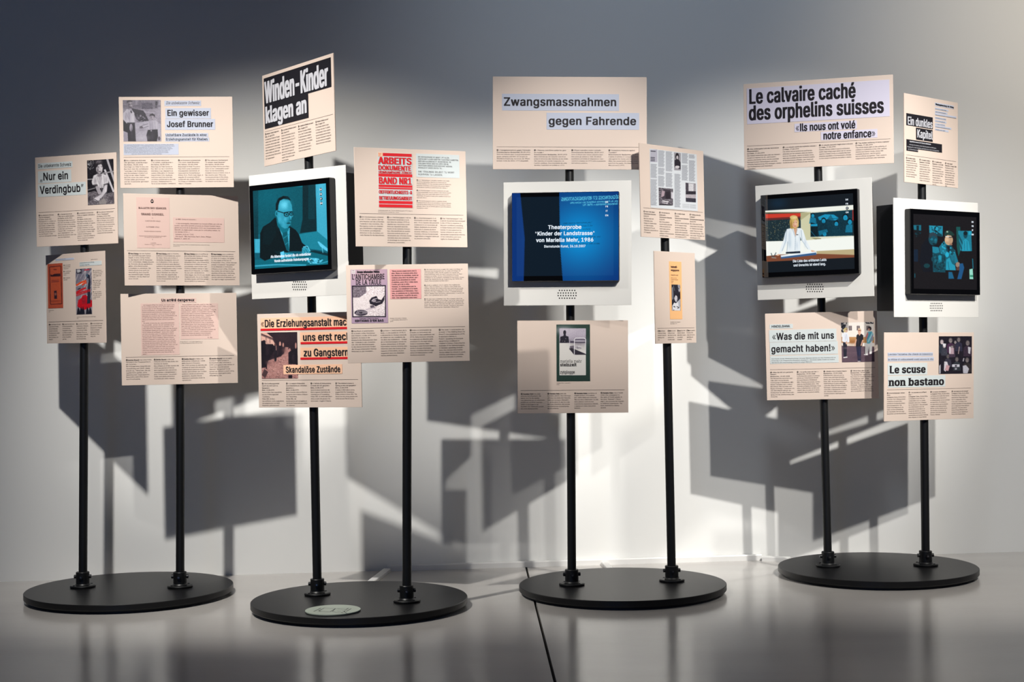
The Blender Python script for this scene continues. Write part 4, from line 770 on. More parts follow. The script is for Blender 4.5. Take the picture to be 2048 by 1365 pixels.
B.lines(757, 632, 632, 28.6, ['  Lausanne, le 26 août 1942.', '  (Ont signé) : MM. Paul Golay, Paul A. Golaz, Philippe', 'Baudraz, E. Jaillet, etc.'], parent=h, name='lettering', d=.0014, font='serif', capf=.52, m='brown_ink', maxsx=.9)
B.lines(742, 768, 512, 19, ['Paul Golay et autres, Motion au Grand Conseil du canton de Vaud,', '26.08.1942'], name='caption')
B.rule(125, 843, 1570, 857)
B.columns((142, 515, 887, 1247), (888, 890, 893, 897), 338, 28, (
 'Paul Golay war ein Politiker/und Journalist aus dem Kanton/Waadt. In einer Motion fordert/er, das Gesetz vom 8. Dezember/1941 aufzuheben. Dieses erlaubte/es, Personen die als «gefährlich»/galten, ohne Gerichtsurteil/in Anstalten zu verwahren. Die/Motion führte zwar nicht zur/Abschaffung. Doch brachte/sie Verbesserungen: kürzere/Haftdauer und das Recht auf/einen Anwalt.',
 'Paul Golay était un homme/politique et journaliste du canton/de Vaud. Dans une motion, il/demanda l’abrogation de la loi/du 8 décembre 1941, qui per-/mettait d’interner sans décision/judiciaire des personnes considé-/rées « dangereuses » pour l’ordre/public. La motion n’aboutit/pas à l’abolition de cette me-/sure, mais elle apporta des/améliorations : réduction de la/durée d’internement et droit/à un avocat.',
 'Paul Golay era un politico e/giornalista del Canton di Vaud./In una mozione richiese/l’abrogazione della legge dell’8/dicembre 1941, che consentiva/di internare in istituti persone/considerate «pericolose» per/l’ordine pubblico senza la sen-/tenza di un tribunale. La mozio-/ne non portò all’abolizione/della legge, ma introdusse alcuni/miglioramenti, tra cui la riduzio-/ne della durata dell’internamen-/to e il diritto a un avvocato.',
 'Paul Golay was a politician/and journalist from the canton/of Vaud. In a motion, he called/for the repeal of the law of/8 December 1941, which allowed/people considered “dangerous”/to be detained in institutions/without a court ruling. Although/the motion did not lead to the/abolition of the law, it did bring/about improvements, such as/shorter periods of detention and/the right to legal representation.'), lead=10)

B = panel('arrete', 'cream text board headed Un arrêté dangereux, lowest of its stack of three')
h = B.slip([(605, 147), (1080, 143), (1080, 203), (605, 207)], 'pink_slip'); B.text('Un arrêté dangereux', 616, 187, 33, 1057, font='serifbold', smear=.06, parent=h, m='ink')
h = B.slip([(345, 217), (855, 209), (855, 897), (348, 905)], 'pink_slip', name='newspaper_cutting')
B.lines(357, 243, 470, 24.2, ['   Le Conseil d’État du canton de Vaud a pris', 'le 24 octobre dernier, et en vertu des pleins', 'pouvoirs qui lui ont été accordés en raison', 'de la mobilisation, un arrêté concernant', 'l’internement administratif d’éléments dange-', 'reux pour la société », dont la teneur ne peut', 'manquer de soulever les vives protestations de', 'la part de tous ceux qui ont quelque expé-', 'rience en matière de lutte contre la prostitu-', 'tion.', '   En effet, et en plus du caractère arbitraire', 'de cet arrêté — qu’est-ce par exemple qu’un', '« élément dangereux pour la société » ? et', 'cette définition ne risque-t-elle pas de devenir', 'terriblement élastique au gré de ceux chargés', 'de la mettre en pratique? — et en plus aussi', 'de l’introduction dans ce texte de la notion', 'surannée de dénonciation, contre laquelle se', 'révolte notre vieille tradition démocratique,', 'réserve vraiment ce texte fixe, que c’est par', 'l’internement pour trois ans dans une colonie', 'de travail de misérables femmes surtout visé.', 'Infiniment doivent de toute société, que l’on fait', 'sans relèvement venir de l’idée de sa pros-', 'titution ? et ne pourrait-on pas par là le plus', 'utilement épurer des dossiers du tribunal', 'et des recherches faites pour les porter au-', 'delà ?'], parent=h, name='lettering', d=.0014, font='serif', capf=.5, m='brown_ink')
h = B.slip([(868, 218), (1372, 212), (1377, 688), (868, 692)], 'pink_slip', name='newspaper_cutting')
B.lines(880, 238, 466, 23.9, ['   Notre source, il est vrai, que l’un des élé-', 'ments de cet arrêté vise les « filles perverses »', 'qui par seul lui comportent — au bout leurs', 'trois idéalistes. Mais le danger presque-hors-loi', 'comme avant-partie, et la première rubrique de', 'personnes dont il ordonne l’internement est', 'justement celle des prostituées. À l’application', 'pourrons-t-ils, un Conseil d’État vaudois', 'comme elle l’a montré à tant d’autres déjà,', 'que pour vingt prostituées, qu’il faut remplir,', 'vingt autres se retrouveront dès le lendemain', 'à la même place, tout tout simplement parce', 'que, tant qu’il y aura une demande masculine,', 'il y aura une offre féminine. On bien envi-', 'sage-t-il d’enfermer aussi dans une colonie de', 'travail tous les « clients », pharisiens hono-', 'rables en temps de guerre naturellement', 'trançoises, de sa honorable entreprise ?...'], parent=h, name='lettering', d=.0014, font='serif', capf=.5, m='brown_ink')
B.text('E. Gd.', 1235, 675, 15, 1300, font='serif', parent=h, m='brown_ink')
B.lines(868, 732, 300, 20, ['Émilie Gourd, « Un arrêté dangereux »,', 'Le Mouvement féministe, 18.11.1939'], name='caption')
B.rule(143, 933, 1583, 908)
B.columns((145, 517, 888, 1255), (978, 971, 963, 957), 332, 28.3, (
 'Emilie Gourd war eine frühe/Kämpferin für Frauenrechte in/der Schweiz./Sie kritisiert eine Waadtländer/Verordnung von 1939. Diese/erlaubt es, Menschen, die als/«gefährlich» galten, ohne/Gerichtsurteil wegzusperren./Besonders betroffen davon/sind Prostituierte.',
 'Émilie Gourd a été une/militante précoce des droits des/femmes en Suisse./Elle critique un arrêté vaudois de/1939 qui permet d’interner/sans jugement des personnes/considérées « dangereuses »/pour l’ordre public. Les prosti-/tuées sont particulièrement/touchées par cette mesure.',
 'Emilie Gourd è stata una/delle prime militanti per i diritti/delle donne in Svizzera./Nel 1939 scrisse un decreto del/Cantone di Vaud che permette/di rinchiudere persone consi-/derate «pericolose» per l’ordine/pubblico senza un processo/giudiziario. Questa misura/colpisce in particolar modo le/«prostitute».',
 'Emilie Gourd was an early/women’s rights activist in/Switzerland. She criticised a/1939 ordinance in the canton of/Vaud that allowed people/deemed “dangerous” to be/locked up without a court ruling./Prostitutes were particularly/affected by this.'), lead=12)

B = panel('winden', 'text board headed Winden-Kinder klagen an in white on black, turned sideways')
P = [B.uv(*q) for q in ((93, 343), (828, 105), (837, 430), (582, 505), (588, 770), (112, 893))]
xl, xm_, xr_ = (P[0][0]+P[5][0])/2, (P[3][0]+P[4][0])/2, (P[1][0]+P[2][0])/2; yt, ym, yb_ = (P[0][1]+P[1][1])/2, (P[2][1]+P[3][1])/2, (P[4][1]+P[5][1])/2
m = MB(); m.add([(x, -.0006, y) for x, y in ((xl, yt), (xr_, yt), (xr_, ym), (xm_, ym), (xm_, yb_), (xl, yb_))], [(0, 3, 2, 1), (0, 5, 4, 3)]); h = m.build('headline_block', MT['black_slip'], B.e)
u0, u1 = B.uv(112, 590)[0], B.uv(803, 410)[0]; H1 = (yt-ym); m = MB()
put(m, 'Winden-Kinder', u0, ym+H1*.09, (u1-u0)/natural('Winden-Kinder', 'bold'), H1*.76, .0014, 'bold', .2); m.build('lettering', MT['white_ink'], h)
u1 = B.uv(572, 735)[0]; H2 = (ym-yb_); m = MB()
put(m, 'klagen an', u0, yb_+H2*.24, (u1-u0)/natural('klagen an', 'bold'), H2*.70, .0014, 'bold', .2); m.build('lettering', MT['white_ink'], h)
B.rule(110, 918, 852, 735)
B.columns((112, 288, 472, 662), (958, 916, 872, 824), 168, 30, (
 '«Winden-Kinder klagen an»/Blick, 18. April 1970/Im Kinderheim Winden im Thurgau/werden Kinder misshandelt, sagen/Erwachsene, die dort leben hatten/die Schilderung der schlimm behan-/delten, ausgebeutete. Für 70 Kinder/wurden Erzieher und Stellen nach/einer Untersuchung. Polizei sammelt/die Zeugenaussagen.',
 '« Les enfants de Winden accusent »/Blick, 18 avril 1970/D’anciens pensionnaires du foyer de/Winden ont porté plainte : ils y ont/subi mauvais traitements. Plus de 70/enfants ont été battus dans ce/foyer. La presse parle de misères,/d’après la direction, d’un scandale/dans le canton de Thurgovie. En/automne 1970, l’autorité ouvre une/enquête. Presque toutes les plain-/tes sont classées.',
 '«I bambini di Winden accusano»/Blick, 18 aprile 1970/Nel foyer di bambini di Winden/vivono oltre 70 bambini affidati./Ex ospiti denunciano maltratta-/menti e percosse. La stampa ne/parla a lungo e molto, e la polizia/apre un’inchiesta. I testimoni/raccontano di punizioni gravi e/di una vita segnata da lavoro.',
 '“Winden children accuse”/Blick, 18 April 1970/In the Winden children’s home/in Thurgau more than 70 children/were mistreated. Former residents/reported beatings and hard labour./The press wrote about it widely and/the police opened an investigation./Almost all the cases were dropped.'), (2, 2, 2, 2))

B = panel('erz', 'text board with red-underlined headline Die Erziehungsanstalt, partly covered on its right')
for q, t, x0, x1, yb2, cap, r0, r1 in (([(138, 145), (1345, 108), (1345, 258), (140, 292)], '«Die Erziehungsanstalt macht', 142, 1338, 258, 92, (140, 298), (1345, 262)), ([(650, 330), (1385, 308), (1385, 450), (655, 468)], 'uns erst recht', 686, 1345, 434, 92, (660, 470), (1385, 450)), ([(655, 530), (1385, 508), (1385, 655), (658, 672)], 'zu Gangstern»', 697, 1340, 637, 94, (657, 673), (1385, 652))):
    h = B.slip(q, 'peach_slip'); B.text(t, x0, yb2, cap, x1, smear=.07, parent=h)
    a, b_ = B.uv(*r0), B.uv(*r1); y = (a[1]+b_[1])/2; m = MB(); m.add([(a[0], -.0013, y-.004), (b_[0], -.0013, y-.004), (b_[0], -.0013, y+.004), (a[0], -.0013, y+.004)], [(0, 1, 2, 3)]); m.build('red_underline', MT['red_ink'], h)
def d(c):
    c.a[:] = (44, 32, 40); c.G([(145, 330), (215, 330), (300, 400), (345, 490), (320, 500), (150, 470)], (224, 176, 160)); c.L([(150, 350), (300, 410), (345, 500)], 14, (60, 40, 46)); c.L([(150, 365), (335, 440)], 7, (60, 44, 50)); c.L([(262, 395), (262, 470)], 5, (60, 44, 50)); c.L([(212, 380), (212, 460)], 5, (60, 44, 50))
    c.G([(152, 925), (150, 760), (250, 690), (400, 640), (520, 530), (560, 640), (600, 760), (627, 925)], (176, 128, 122)); c.N(16, 5, area=[(152, 925), (150, 700), (520, 560), (600, 700), (627, 925)]); rr = np.random.RandomState(4)
    for k in range(60):
        y = rr.uniform(640, 920); x = rr.uniform(180, 600); c.L([(x, y), (x+rr.uniform(-40, 50), y+rr.uniform(-8, 30))], 4, (80, 54, 58), .8)
    c.G([(148, 480), (300, 480), (330, 540), (240, 700), (215, 780), (150, 790)], (28, 22, 30)); c.G([(150, 440), (190, 430), (210, 480), (210, 600), (150, 620)], (24, 20, 28)); c.E(187, 452, 18, 24, (26, 22, 30)); c.E(330, 488, 13, 18, (90, 60, 60)); c.G([(315, 500), (345, 500), (352, 600), (345, 700), (320, 705), (318, 600)], (34, 28, 36)); c.L([(340, 500), (344, 560)], 10, (150, 110, 106)); c.L([(215, 690), (218, 800)], 14, (30, 24, 30))
    c.E(392, 480, 12, 34, (206, 150, 138)); c.E(432, 490, 10, 28, (190, 136, 126)); c.G([(380, 500), (410, 500), (410, 640), (370, 640)], (36, 28, 36)); c.G([(500, 590), (560, 540), (615, 520), (622, 740), (500, 740)], (28, 22, 32)); c.E(595, 500, 10, 40, (186, 134, 126)); c.G([(460, 520), (500, 520), (490, 600), (440, 620)], (170, 124, 118)); c.G([(155, 880), (190, 800), (240, 840), (200, 920)], (50, 38, 42), .8); c.G([(500, 880), (550, 880), (550, 920), (500, 920)], (26, 20, 28)); c.soft(330, 800, 60, 60, (200, 150, 140), .5); c.soft(240, 720, 40, 30, (110, 78, 80), .7); c.soft(520, 820, 40, 60, (120, 84, 86), .6); c.soft(450, 560, 30, 40, (120, 84, 84), .7); c.soft(230, 560, 30, 90, (52, 40, 48), .6); c.soft(560, 660, 20, 60, (56, 44, 54), .6); c.soft(400, 400, 90, 40, (58, 42, 48), .6); c.N(9, 2, seed=6)
B.pic([(145, 330), (613, 323), (627, 925), (152, 930)], d)
h = B.slip([(435, 750), (1200, 742), (1200, 862), (437, 872)], 'peach_slip', th=.0012); B.text('Skandalöse Zustände', 466, 849, 76, 1178, smear=.06, parent=h, d=.0018)
B.rule(155, 948, 1405, 942)
B.columns((155, 468, 787, 1110), (1000, 999, 998, 997), 285, 28.4, (
 '«Die Erziehungsanstalt/macht uns erst recht zu/Gangstern»/Blick, 12.08.1970/Serie im Blick über jugendliche/aus der Erziehungsanstalt/Tessenberg/Prêles (BE). Im Som-/mer entfliehen sechs Jugendliche,/die aufgebrochen und nach/Frankreich geflüchtet sind.', '« La maison d’éducation/nous transforme en véritables/gangsters »/Blick, 12.08.1970/Série d’articles dans le Blick sur/les jeunes de la maison d’éduca-/tion Tessenberg/Prêles (BE). Six/jeunes qui se sont échappés et/ont fui en France sont au centre/de l’attention.', '«L’istituto di rieducazione/ci rende dei veri gangster»/Blick, 12.08.1970/Serie di articoli destinata dal/Blick ai giovani dell’istituto di/rieducazione di Tessenberg/Prêles (BE). Al centro dell’atten-/zione vi sono sei giovani che/sono evasi e fuggiti in Francia.', '“The children’s home is/turning us into real gangsters”/Blick, 12.08.1970/A series in Blick about young/people from the Tessenberg/Prêles children’s home (BE). The/focus is on six young people who/broke out and fled to France.'), (4, 4, 3, 3))
B = panel('arbeits', 'cream text board with a red hand-lettered booklet cover')
h = B.slip([(352, 100), (787, 113), (796, 794), (362, 790)], 'white_slip', name='booklet_cover')
def bar(x0, x1, y0, y1):
    a, b_ = B.uv(x0, (y0+y1)/2), B.uv(x1, (y0+y1)/2); t0, t1 = B.uv(x0+110, y0)[1], B.uv(x0+110, y1)[1]
    m = MB(); m.add([(a[0], -.0013, t1), (b_[0], -.0013, t1), (b_[0], -.0013, t0), (a[0], -.0013, t0)], [(0, 1, 2, 3)]); m.build('red_bar', MT['red_ink'], h)
for x0, x1, y0, y1 in ((415, 782, 106, 145), (360, 788, 366, 404), (362, 790, 507, 537), (362, 790, 543, 562), (366, 792, 710, 748), (367, 792, 756, 793)): bar(x0, x1, y0, y1)
for t, x0, x1, y, c, sm in (('ARBEITS', 356, 780, 240, 86, .15), ('DOKUMENTE', 357, 776, 317, 58, .13), ('HEIMKAMPAGNE ZÜRICH', 360, 778, 358, 28, .08), ('BAND NR1', 362, 783, 492, 82, .15), ('OEFFENTLICHKEITS-&', 363, 787, 617, 42, .12), ('BETREUUNGSARBEIT', 367, 788, 694, 44, .12)): B.text(t, x0, y, c, x1, smear=sm, parent=h, m='red_ink')
g = B.slip([(354, 97), (414, 99), (415, 150), (356, 148)], 'peach_slip', th=.0012, name='sticker'); B.lines(357, 112, 54, 14, ['Gruppe', 'Zürich', '1971'], parent=g, name='lettering', d=.0019, m='red_ink')
h = B.slip([(838, 110), (1388, 130), (1388, 424), (840, 407)], 'white_slip', name='handwritten_note')
B.lines(860, 160, 515, 27.6, ['DIE HEIMKAMPAGNE IST BEREIT, MIT ALLEN', 'FORTSCHRITTLICHEN KRÄFTEN ZUSAMMENZUARBEITEN.', 'ABER WIR GLAUBEN NICHT AN REFORMEN, DIE', 'VON OBEN HERAB ÜBER DIE KÖPFE DER BE-', 'TROFFENEN HINWEG DURCHGEFÜHRT WERDEN.', 'DESHALB IST UNSER ERSTES ZIEL :'], parent=h, name='lettering', d=.0014, font='small', capf=.62, maxsx=.95)
B.lines(864, 349, 460, 35, ['DIE ZÖGLINGE SELBST ZU WORT', 'KOMMEN ZU LASSEN.'], parent=h, name='lettering', d=.0014, capf=.6, maxsx=1.1); B.rule(862, 352, 1340, 366, .0009, 'ink'); B.rule(862, 387, 1180, 399, .0009, 'ink')
for y, n, t in ((452, 'FR', ['« La “ Heimkampagne ” est prête à collaborer avec toutes', 'les forces progressistes. Mais nous ne croyons pas aux', 'réformes imposées d’en haut sans tenir compte de l’opinion des', 'personnes concernées. C’est pourquoi notre premier objectif', 'est de donner la parole aux pensionnaires eux-mêmes. »']), (583, 'IT', ['«La “Heimkampagne” è pronta a collaborare con tutte', 'le forze progressiste. Ma non crediamo nelle riforme imposte', 'dall’alto, senza tener conto delle opinioni di chi è toccato', 'Innanzitutto. Per questo il nostro primo obiettivo è dare voce', 'agli ospiti stessi.»']), (716, 'EN', ['“The Heimkampagne is ready to cooperate with all', 'progressive forces. But we do not believe in reforms imposed', 'from above without taking into account the opinions of those', 'affected. That is why our primary goal is to give the residents', 'themselves a voice.”'])): B.lines(845, y, 436, 22.8, t, code=n, name='caption', m='grey_ink')
B.lines(355, 836, 440, 21, ['Arbeitsdokumente der Zürcher Heimkampagne 1971, Band 1,', 'Schweizerisches Sozialarchiv, Zürich'], name='caption', m='grey_ink')
B.rule(120, 872, 1440, 893)
B.columns((120, 470, 812, 1145), (921, 927, 935, 942), 315, 29, (
 'Die Heimkampagne entstand/in den 1970er-Jahren. Sie war/eine Reaktion auf die schlechten/Zustände in den Anstalten. Die/Bewegung wurde von ehemali-/gen Heimkindern mitgetragen./Sie forderten grundlegende/Reformen in den Anstalten und/mehr Rechte für die Betroffenen.',
 'La « Heimkampagne » est un/mouvement social qui a vu le/jour dans les années 1970 en/réaction aux mauvaises condi-/tions qui régnaient dans les/foyers et les maisons d’éduca-/tion. Elle bénéficiait du soutien/d’anciens enfants placés qui/réclamaient des réformes fonda-/mentales dans les institutions/et davantage de droits pour les/personnes concernées.',
 'La «Heimkampagne» è un/movimento sociale nato negli/anni ’70 in risposta alle pessime/condizioni in cui versavano gli/istituti. Sostenuto da persone/collocate in queste strutture/durante l’infanzia, il movimento/rivendica riforme fondamentali/negli istituti e maggiori diritti per/le persone coinvolte.',
 'The “Heimkampagne” was/a social movement that emerged/in the 1970s in response to/the poor conditions prevailing/in foster homes and children’s/homes. It was supported by/former children in care who/demanded fundamental reforms/in the institutions and more/rights for those affected.'), lead=0)

B = panel('anti', 'cream text board with a lilac book cover L’Antichambre de la taule')
def d(c):
    c.a[:] = (178, 152, 174); c.soft(300, 200, 260, 130, (206, 168, 174), .8); c.G([(85, 352), (505, 345), (508, 742), (92, 745)], (34, 28, 40)); q = [(98, 366), (492, 360), (495, 728), (105, 731)]; c.G(q, (226, 212, 214)); c.N(30, 3, area=q)
    c.G([(98, 366), (260, 362), (265, 440), (180, 500), (100, 500)], (120, 108, 118)); c.N(44, 3, area=[(98, 366), (270, 362), (265, 470), (180, 500), (100, 500)], seed=3); c.N(40, 3, area=[(270, 362), (494, 360), (494, 460), (280, 455)], seed=5); c.G([(110, 520), (290, 460), (490, 462), (490, 500), (330, 600), (200, 680), (104, 700)], (230, 218, 218)); c.N(22, 3, area=[(110, 520), (290, 460), (490, 462), (300, 620), (104, 700)], seed=6); c.N(44, 3, area=[(320, 660), (494, 560), (494, 728), (300, 728)], seed=7)
    c.G([(300, 540), (330, 500), (390, 480), (410, 520), (450, 530), (490, 470), (486, 530), (460, 575), (420, 590), (380, 610), (350, 590), (310, 580)], (34, 28, 40)); c.E(360, 540, 26, 18, (150, 140, 150)); c.L([(330, 545), (350, 520), (400, 510)], 7, (210, 200, 206)); c.L([(380, 560), (440, 550)], 6, (190, 180, 186)); c.G([(310, 600), (350, 590), (380, 630), (320, 640)], (90, 80, 92)); c.E(200, 688, 82, 38, (60, 52, 66))
    for k in range(8): c.L([(130+k*20, 715-k*3), (165+k*20, 660)], 5, (210, 198, 204))
    c.L([(255, 650), (370, 625)], 12, (190, 176, 184)); c.E(200, 688, 20, 9, (40, 34, 46)); c.R(80, 158, 130, 205, (220, 208, 210)); c.R(92, 165, 118, 170, (120, 110, 116)); c.R(88, 186, 126, 190, (150, 140, 146))
h = B.pic([(74, 152), (524, 148), (533, 814), (78, 820)], d, name='book_cover', res=2)
for t, x0, x1, y, c_, f, sm in (('Groupe information Vennes', 148, 428, 194, 26, 'bold', .06), ('L’ANTICHAMBRE', 86, 494, 274, 64, 'serif', .06), ('DE LA TAULE', 133, 453, 340, 60, 'serif', .06), ('Collection «Contre les murs»', 180, 420, 768, 15, 'smallbold', 0), ('EDITIONS D’EN BAS', 123, 480, 801, 25, 'serifbold', .06)): B.text(t, x0, y, c_, x1, font=f, smear=sm, parent=h)
h = B.slip([(557, 148), (942, 146), (945, 513), (560, 518)], 'rose_slip')
B.lines(576, 178, 338, 27.6, ['“Nous avons aussi notre mot à', 'dire. Nous ne voulons plus être', 'les déchets du système, nous ne', 'voulons plus être du bétail, par-', 'qués là en attendant le statut', 'd’adultes, pour être lâchés dans', 'l’ordre gris de la ville.', 'Vennes, la rééducation par le', 'travail. Les candidats à la taule.', 'Les candidats à l’hérosine. Ven-', 'nes, le symbole de la répression,', 'de l’exclusion, la griffe du pou-', 'voir. Une répression sans nom.”'], parent=h, name='lettering', d=.0014, font='serifbold', capf=.55, just=False)
for y, n, t in ((157, 'DE', ['«Wir haben auch etwas zu sagen. Wir wollen nicht länger der', 'Abschaum der Gesellschaft sein, wir wollen nicht länger wie', 'Vieh behandelt werden, das hier geparkt wird und auf das', 'Erwachsenenalter wartet, um dann in die graue Hölle der Stadt', 'entlassen zu werden. Vennes, Umerziehung durch Arbeit.', 'Kandidaten für das Gefängnis. Kandidaten für das Heroin. Vennes,', 'Symbol der Unterdrückung, der Ausgrenzung, das Zeichen der', 'Macht. Eine Unterdrückung ohne Liebe.»']), (352, 'IT', ['«Anche noi abbiamo voce in capitolo. Non vogliamo più', 'essere i rifiuti del sistema, non vogliamo essere bestie nella', 'mandria, rinchiusi qui in attesa di diventare adulti per poi essere', 'scatenati nell’inferno grigio della città. Vennes, la rieducazione', 'attraverso il lavoro. I candidati al carcere. I candidati all’eroina.', 'Vennes, simbolo della repressione, dell’esclusione, il marchio del', 'potere. Una repressione senza nome.»']), (523, 'EN', ['“We also have something to say. We no longer want to be', 'the scum of the system, we no longer want to be cattle penned', 'up here waiting for adulthood to be released into the grey hell', 'of the city. Vennes, re-education through work. Candidates for', 'prison. Candidates for heroin. Vennes, a symbol of repression,', 'exclusion, the mark of power. Repression without love.”'])): B.lines(983, y, 494, 20.7 if n != 'DE' else 20.4, t, code=n, name='caption', m='grey_ink')
B.lines(555, 762, 222, 20, ['Groupe information Vennes,', '« L’antichambre de la taule »,', '1978'], name='caption', m='grey_ink')
B.rule(72, 885, 1488, 860)
B.columns((77, 440, 803, 1163), (924, 918, 913, 907), 326, 28, (
 'Das Buch «L’antichambre/de la taule» («Das Vorzimmer/zum Knast») wurde 1978 veröf-/fentlicht. Es löste in der/Westschweiz Diskussionen über/die Zustände in den Anstalten/aus. Wie die Heimkampagne/in der Deutschschweiz fordert/die Groupe Information Vennes/Reformen in den Anstalten.',
 'Le livre « L’antichambre de la/taule » a été publié en 1978. Il/a déclenché en Suisse romande/un débat sur les conditions de/vie dans les institutions. À l’instar/de la Heimkampagne menée en/Suisse alémanique, le Groupe/Information Vennes réclame des/réformes dans les foyers et les/maisons d’éducation, et plus/largement dans les établisse-/ments pénitentiaires.',
 'Il libro «L’antichambre de/la taule» («L’anticamera del/carcere») è stato pubblicato nel/1978. Nella Svizzera romanda/ha scatenato un dibattito sulle/condizioni di vita negli istituti./Come il movimento Heim-/kampagne nella Svizzera tedesca,/anche il Groupe Information/Vennes rivendica riforme negli/istituti di rieducazione e nelle/strutture carcerarie.',
 'The book “L’antichambre de/la taule” (“The Waiting Room for/Prison”) was published in 1978./It sparked a debate in/French-speaking Switzerland/about living conditions in/children’s homes. Following the/example of the Heimkampagne/in German-speaking Switzer-/land, the Vennes Information/Group called for reform in youth/centres and children’s homes,/and more broadly in prisons.'), lead=0)

B = panel('fahr', 'wide text board headed Zwangsmassnahmen gegen Fahrende on two bluish strips')
h = B.slip([(205, 290), (1615, 290), (1615, 491), (205, 491)], 'blue_slip'); B.text('Zwangsmassnahmen', 222, 430, 98, 1587, smear=.04, parent=h)
h = B.slip([(742, 518), (1858, 518), (1858, 720), (742, 720)], 'blue_slip'); B.text('gegen Fahrende', 762, 660, 95, 1823, smear=.04, parent=h)
B.rule(140, 927, 1900, 932)
B.columns((140, 590, 1040, 1487), (973, 975, 975, 976), 412, 25.8, (
 '«Zwangsmassnahmen gegen Fahrende»/Schweizerischer Beobachter, 30.09.1972/Serie von Artikeln über Zwangsmassnahmen/gegen Jenische und Sinti. Sie sorgten für/öffentliche Empörung. Auf Druck der Öffent-/lichkeit wurde die Aktion 1973 eingestellt.', '« Mesures coercitives contre les gens/du voyage »/Schweizerischer Beobachter, 30.09.1972/Série d’articles sur les mesures coercitives/prises à l’encontre des Yéniches et des Sintis./Ces mesures ont suscité l’indignation de/l’opinion publique. Sous la pression de cette/dernière, l’opération est arrêtée en 1973.', '«Misure coercitive contro i nomadi»/Schweizerischer Beobachter, 30.09.1972/Serie di articoli sulle misure coercitive adot-/tate contro gli Jenisch e i Sinti. Gli articoli/suscitarono un’ondata di indignazione: l’ope-/razione fu sospesa nel 1973 sotto la pressione/dell’opinione pubblica.', '“Compulsory measures against/Travellers”/Schweizerischer Beobachter, 30.09.1972/A series of articles on compulsory meas-/ures against the Yenish and Sinti commu-/nities that caused public outrage. Under pres-/sure from the public, the measures were/discontinued in 1973.'), (2, 3, 2, 3))

B = panel('stein', 'text board with a dark green book cover showing a bed, below the blue screen')
def d(c):
    c.a[:] = (36, 60, 52); c.N(3, 5); c.R(643, 178, 985, 786, (226, 222, 216)); q = [(643, 178), (985, 178), (985, 368), (643, 368)]; c.G(q, (186, 176, 190)); c.soft(700, 200, 140, 60, (206, 196, 206), .7); c.soft(900, 350, 130, 60, (120, 110, 126), .8); c.N(12, 3, area=q)
    c.E(711, 232, 19, 30, (34, 30, 40)); c.G([(700, 250), (724, 250), (728, 276), (760, 284), (768, 366), (648, 366), (655, 286), (695, 276)], (32, 28, 40)); c.spk([(655, 290), (765, 290), (765, 366), (650, 366)], 7, [(200, 190, 200)], 3, 5); c.R(770, 318, 985, 368, (74, 66, 84)); c.R(785, 330, 975, 340, (196, 188, 200))
    for k in range(12): c.L([(775+k*18, 368), (775+k*18, 460)], 2.5, (120, 114, 124))
    c.G([(768, 440), (800, 430), (985, 510), (985, 520), (832, 520)], (44, 38, 50)); c.E(885, 425, 46, 24, (206, 200, 204)); c.L([(845, 420), (925, 430)], 3, (60, 54, 64)); c.L([(850, 432), (930, 440)], 3, (60, 54, 64)); c.L([(870, 405), (885, 448)], 3, (60, 54, 64)); c.G([(772, 410), (830, 400), (835, 440), (780, 430)], (110, 102, 114))
    c.L([(836, 518), (836, 325), (850, 304), (960, 302), (982, 318), (982, 510)], 9, (240, 236, 240)); c.L([(776, 420), (776, 322), (836, 322)], 6, (220, 214, 222)); c.L([(836, 348), (982, 348)], 6, (226, 220, 226))
h = B.pic([(605, 127), (1040, 125), (1040, 862), (603, 867)], d, name='book_cover', res=2)
B.text('mariella mehr', 651, 624, 40, 934, font='serif', parent=h); B.text('steinzeit', 651, 669, 40, 866, font='serifbold', smear=.07, parent=h); B.rule(651, 682, 868, 681, .0032, 'ink'); B.text('zytglogge', 651, 765, 40, 843, font='serif', smear=.03, parent=h)
B.lines(605, 894, 188, 20, ['Mariella Mehr, « steinzeit »,', '1981'], name='caption')
B.rule(137, 990, 1488, 972)
B.columns((140, 487, 835, 1177), (1038, 1034, 1029, 1023), 312, 27.4, (
 'Mariella Mehr war eine/jenische Schriftstellerin. Sie/setzte sich für die Rechte/von Jenischen ein. In «Steinzeit»/erzählt sie von ihren traumati-/schen Erlebnissen in der/Kindheit. Für «Steinzeit» erhielt/sie zwei Literaturpreise.', 'Mariella Mehr était une/écrivaine yéniche. Elle s’est enga-/gée pour les droits des Yéniches./Dans son ouvrage « Steinzeit »/(« Âge de pierre »), qui lui a valu/deux prix littéraires, elle raconte/les expériences traumatisantes/de son enfance.', 'Mariella Mehr, scrittrice di/origine jenisch, si è battuta/per i diritti della sua comunità./Nel suo libro «Steinzeit» («L’età/della pietra») narra le sue/traumatiche esperienze infantili./L’opera le è valsa due premi/letterari.', 'Mariella Mehr was a Yenish/writer who campaigned for/the rights of Yenish people. In/her book “Steinzeit” (“Stone/Age”), she recounts her traumat-/ic childhood experiences. The/book received two literary/awards.'), lead=13)

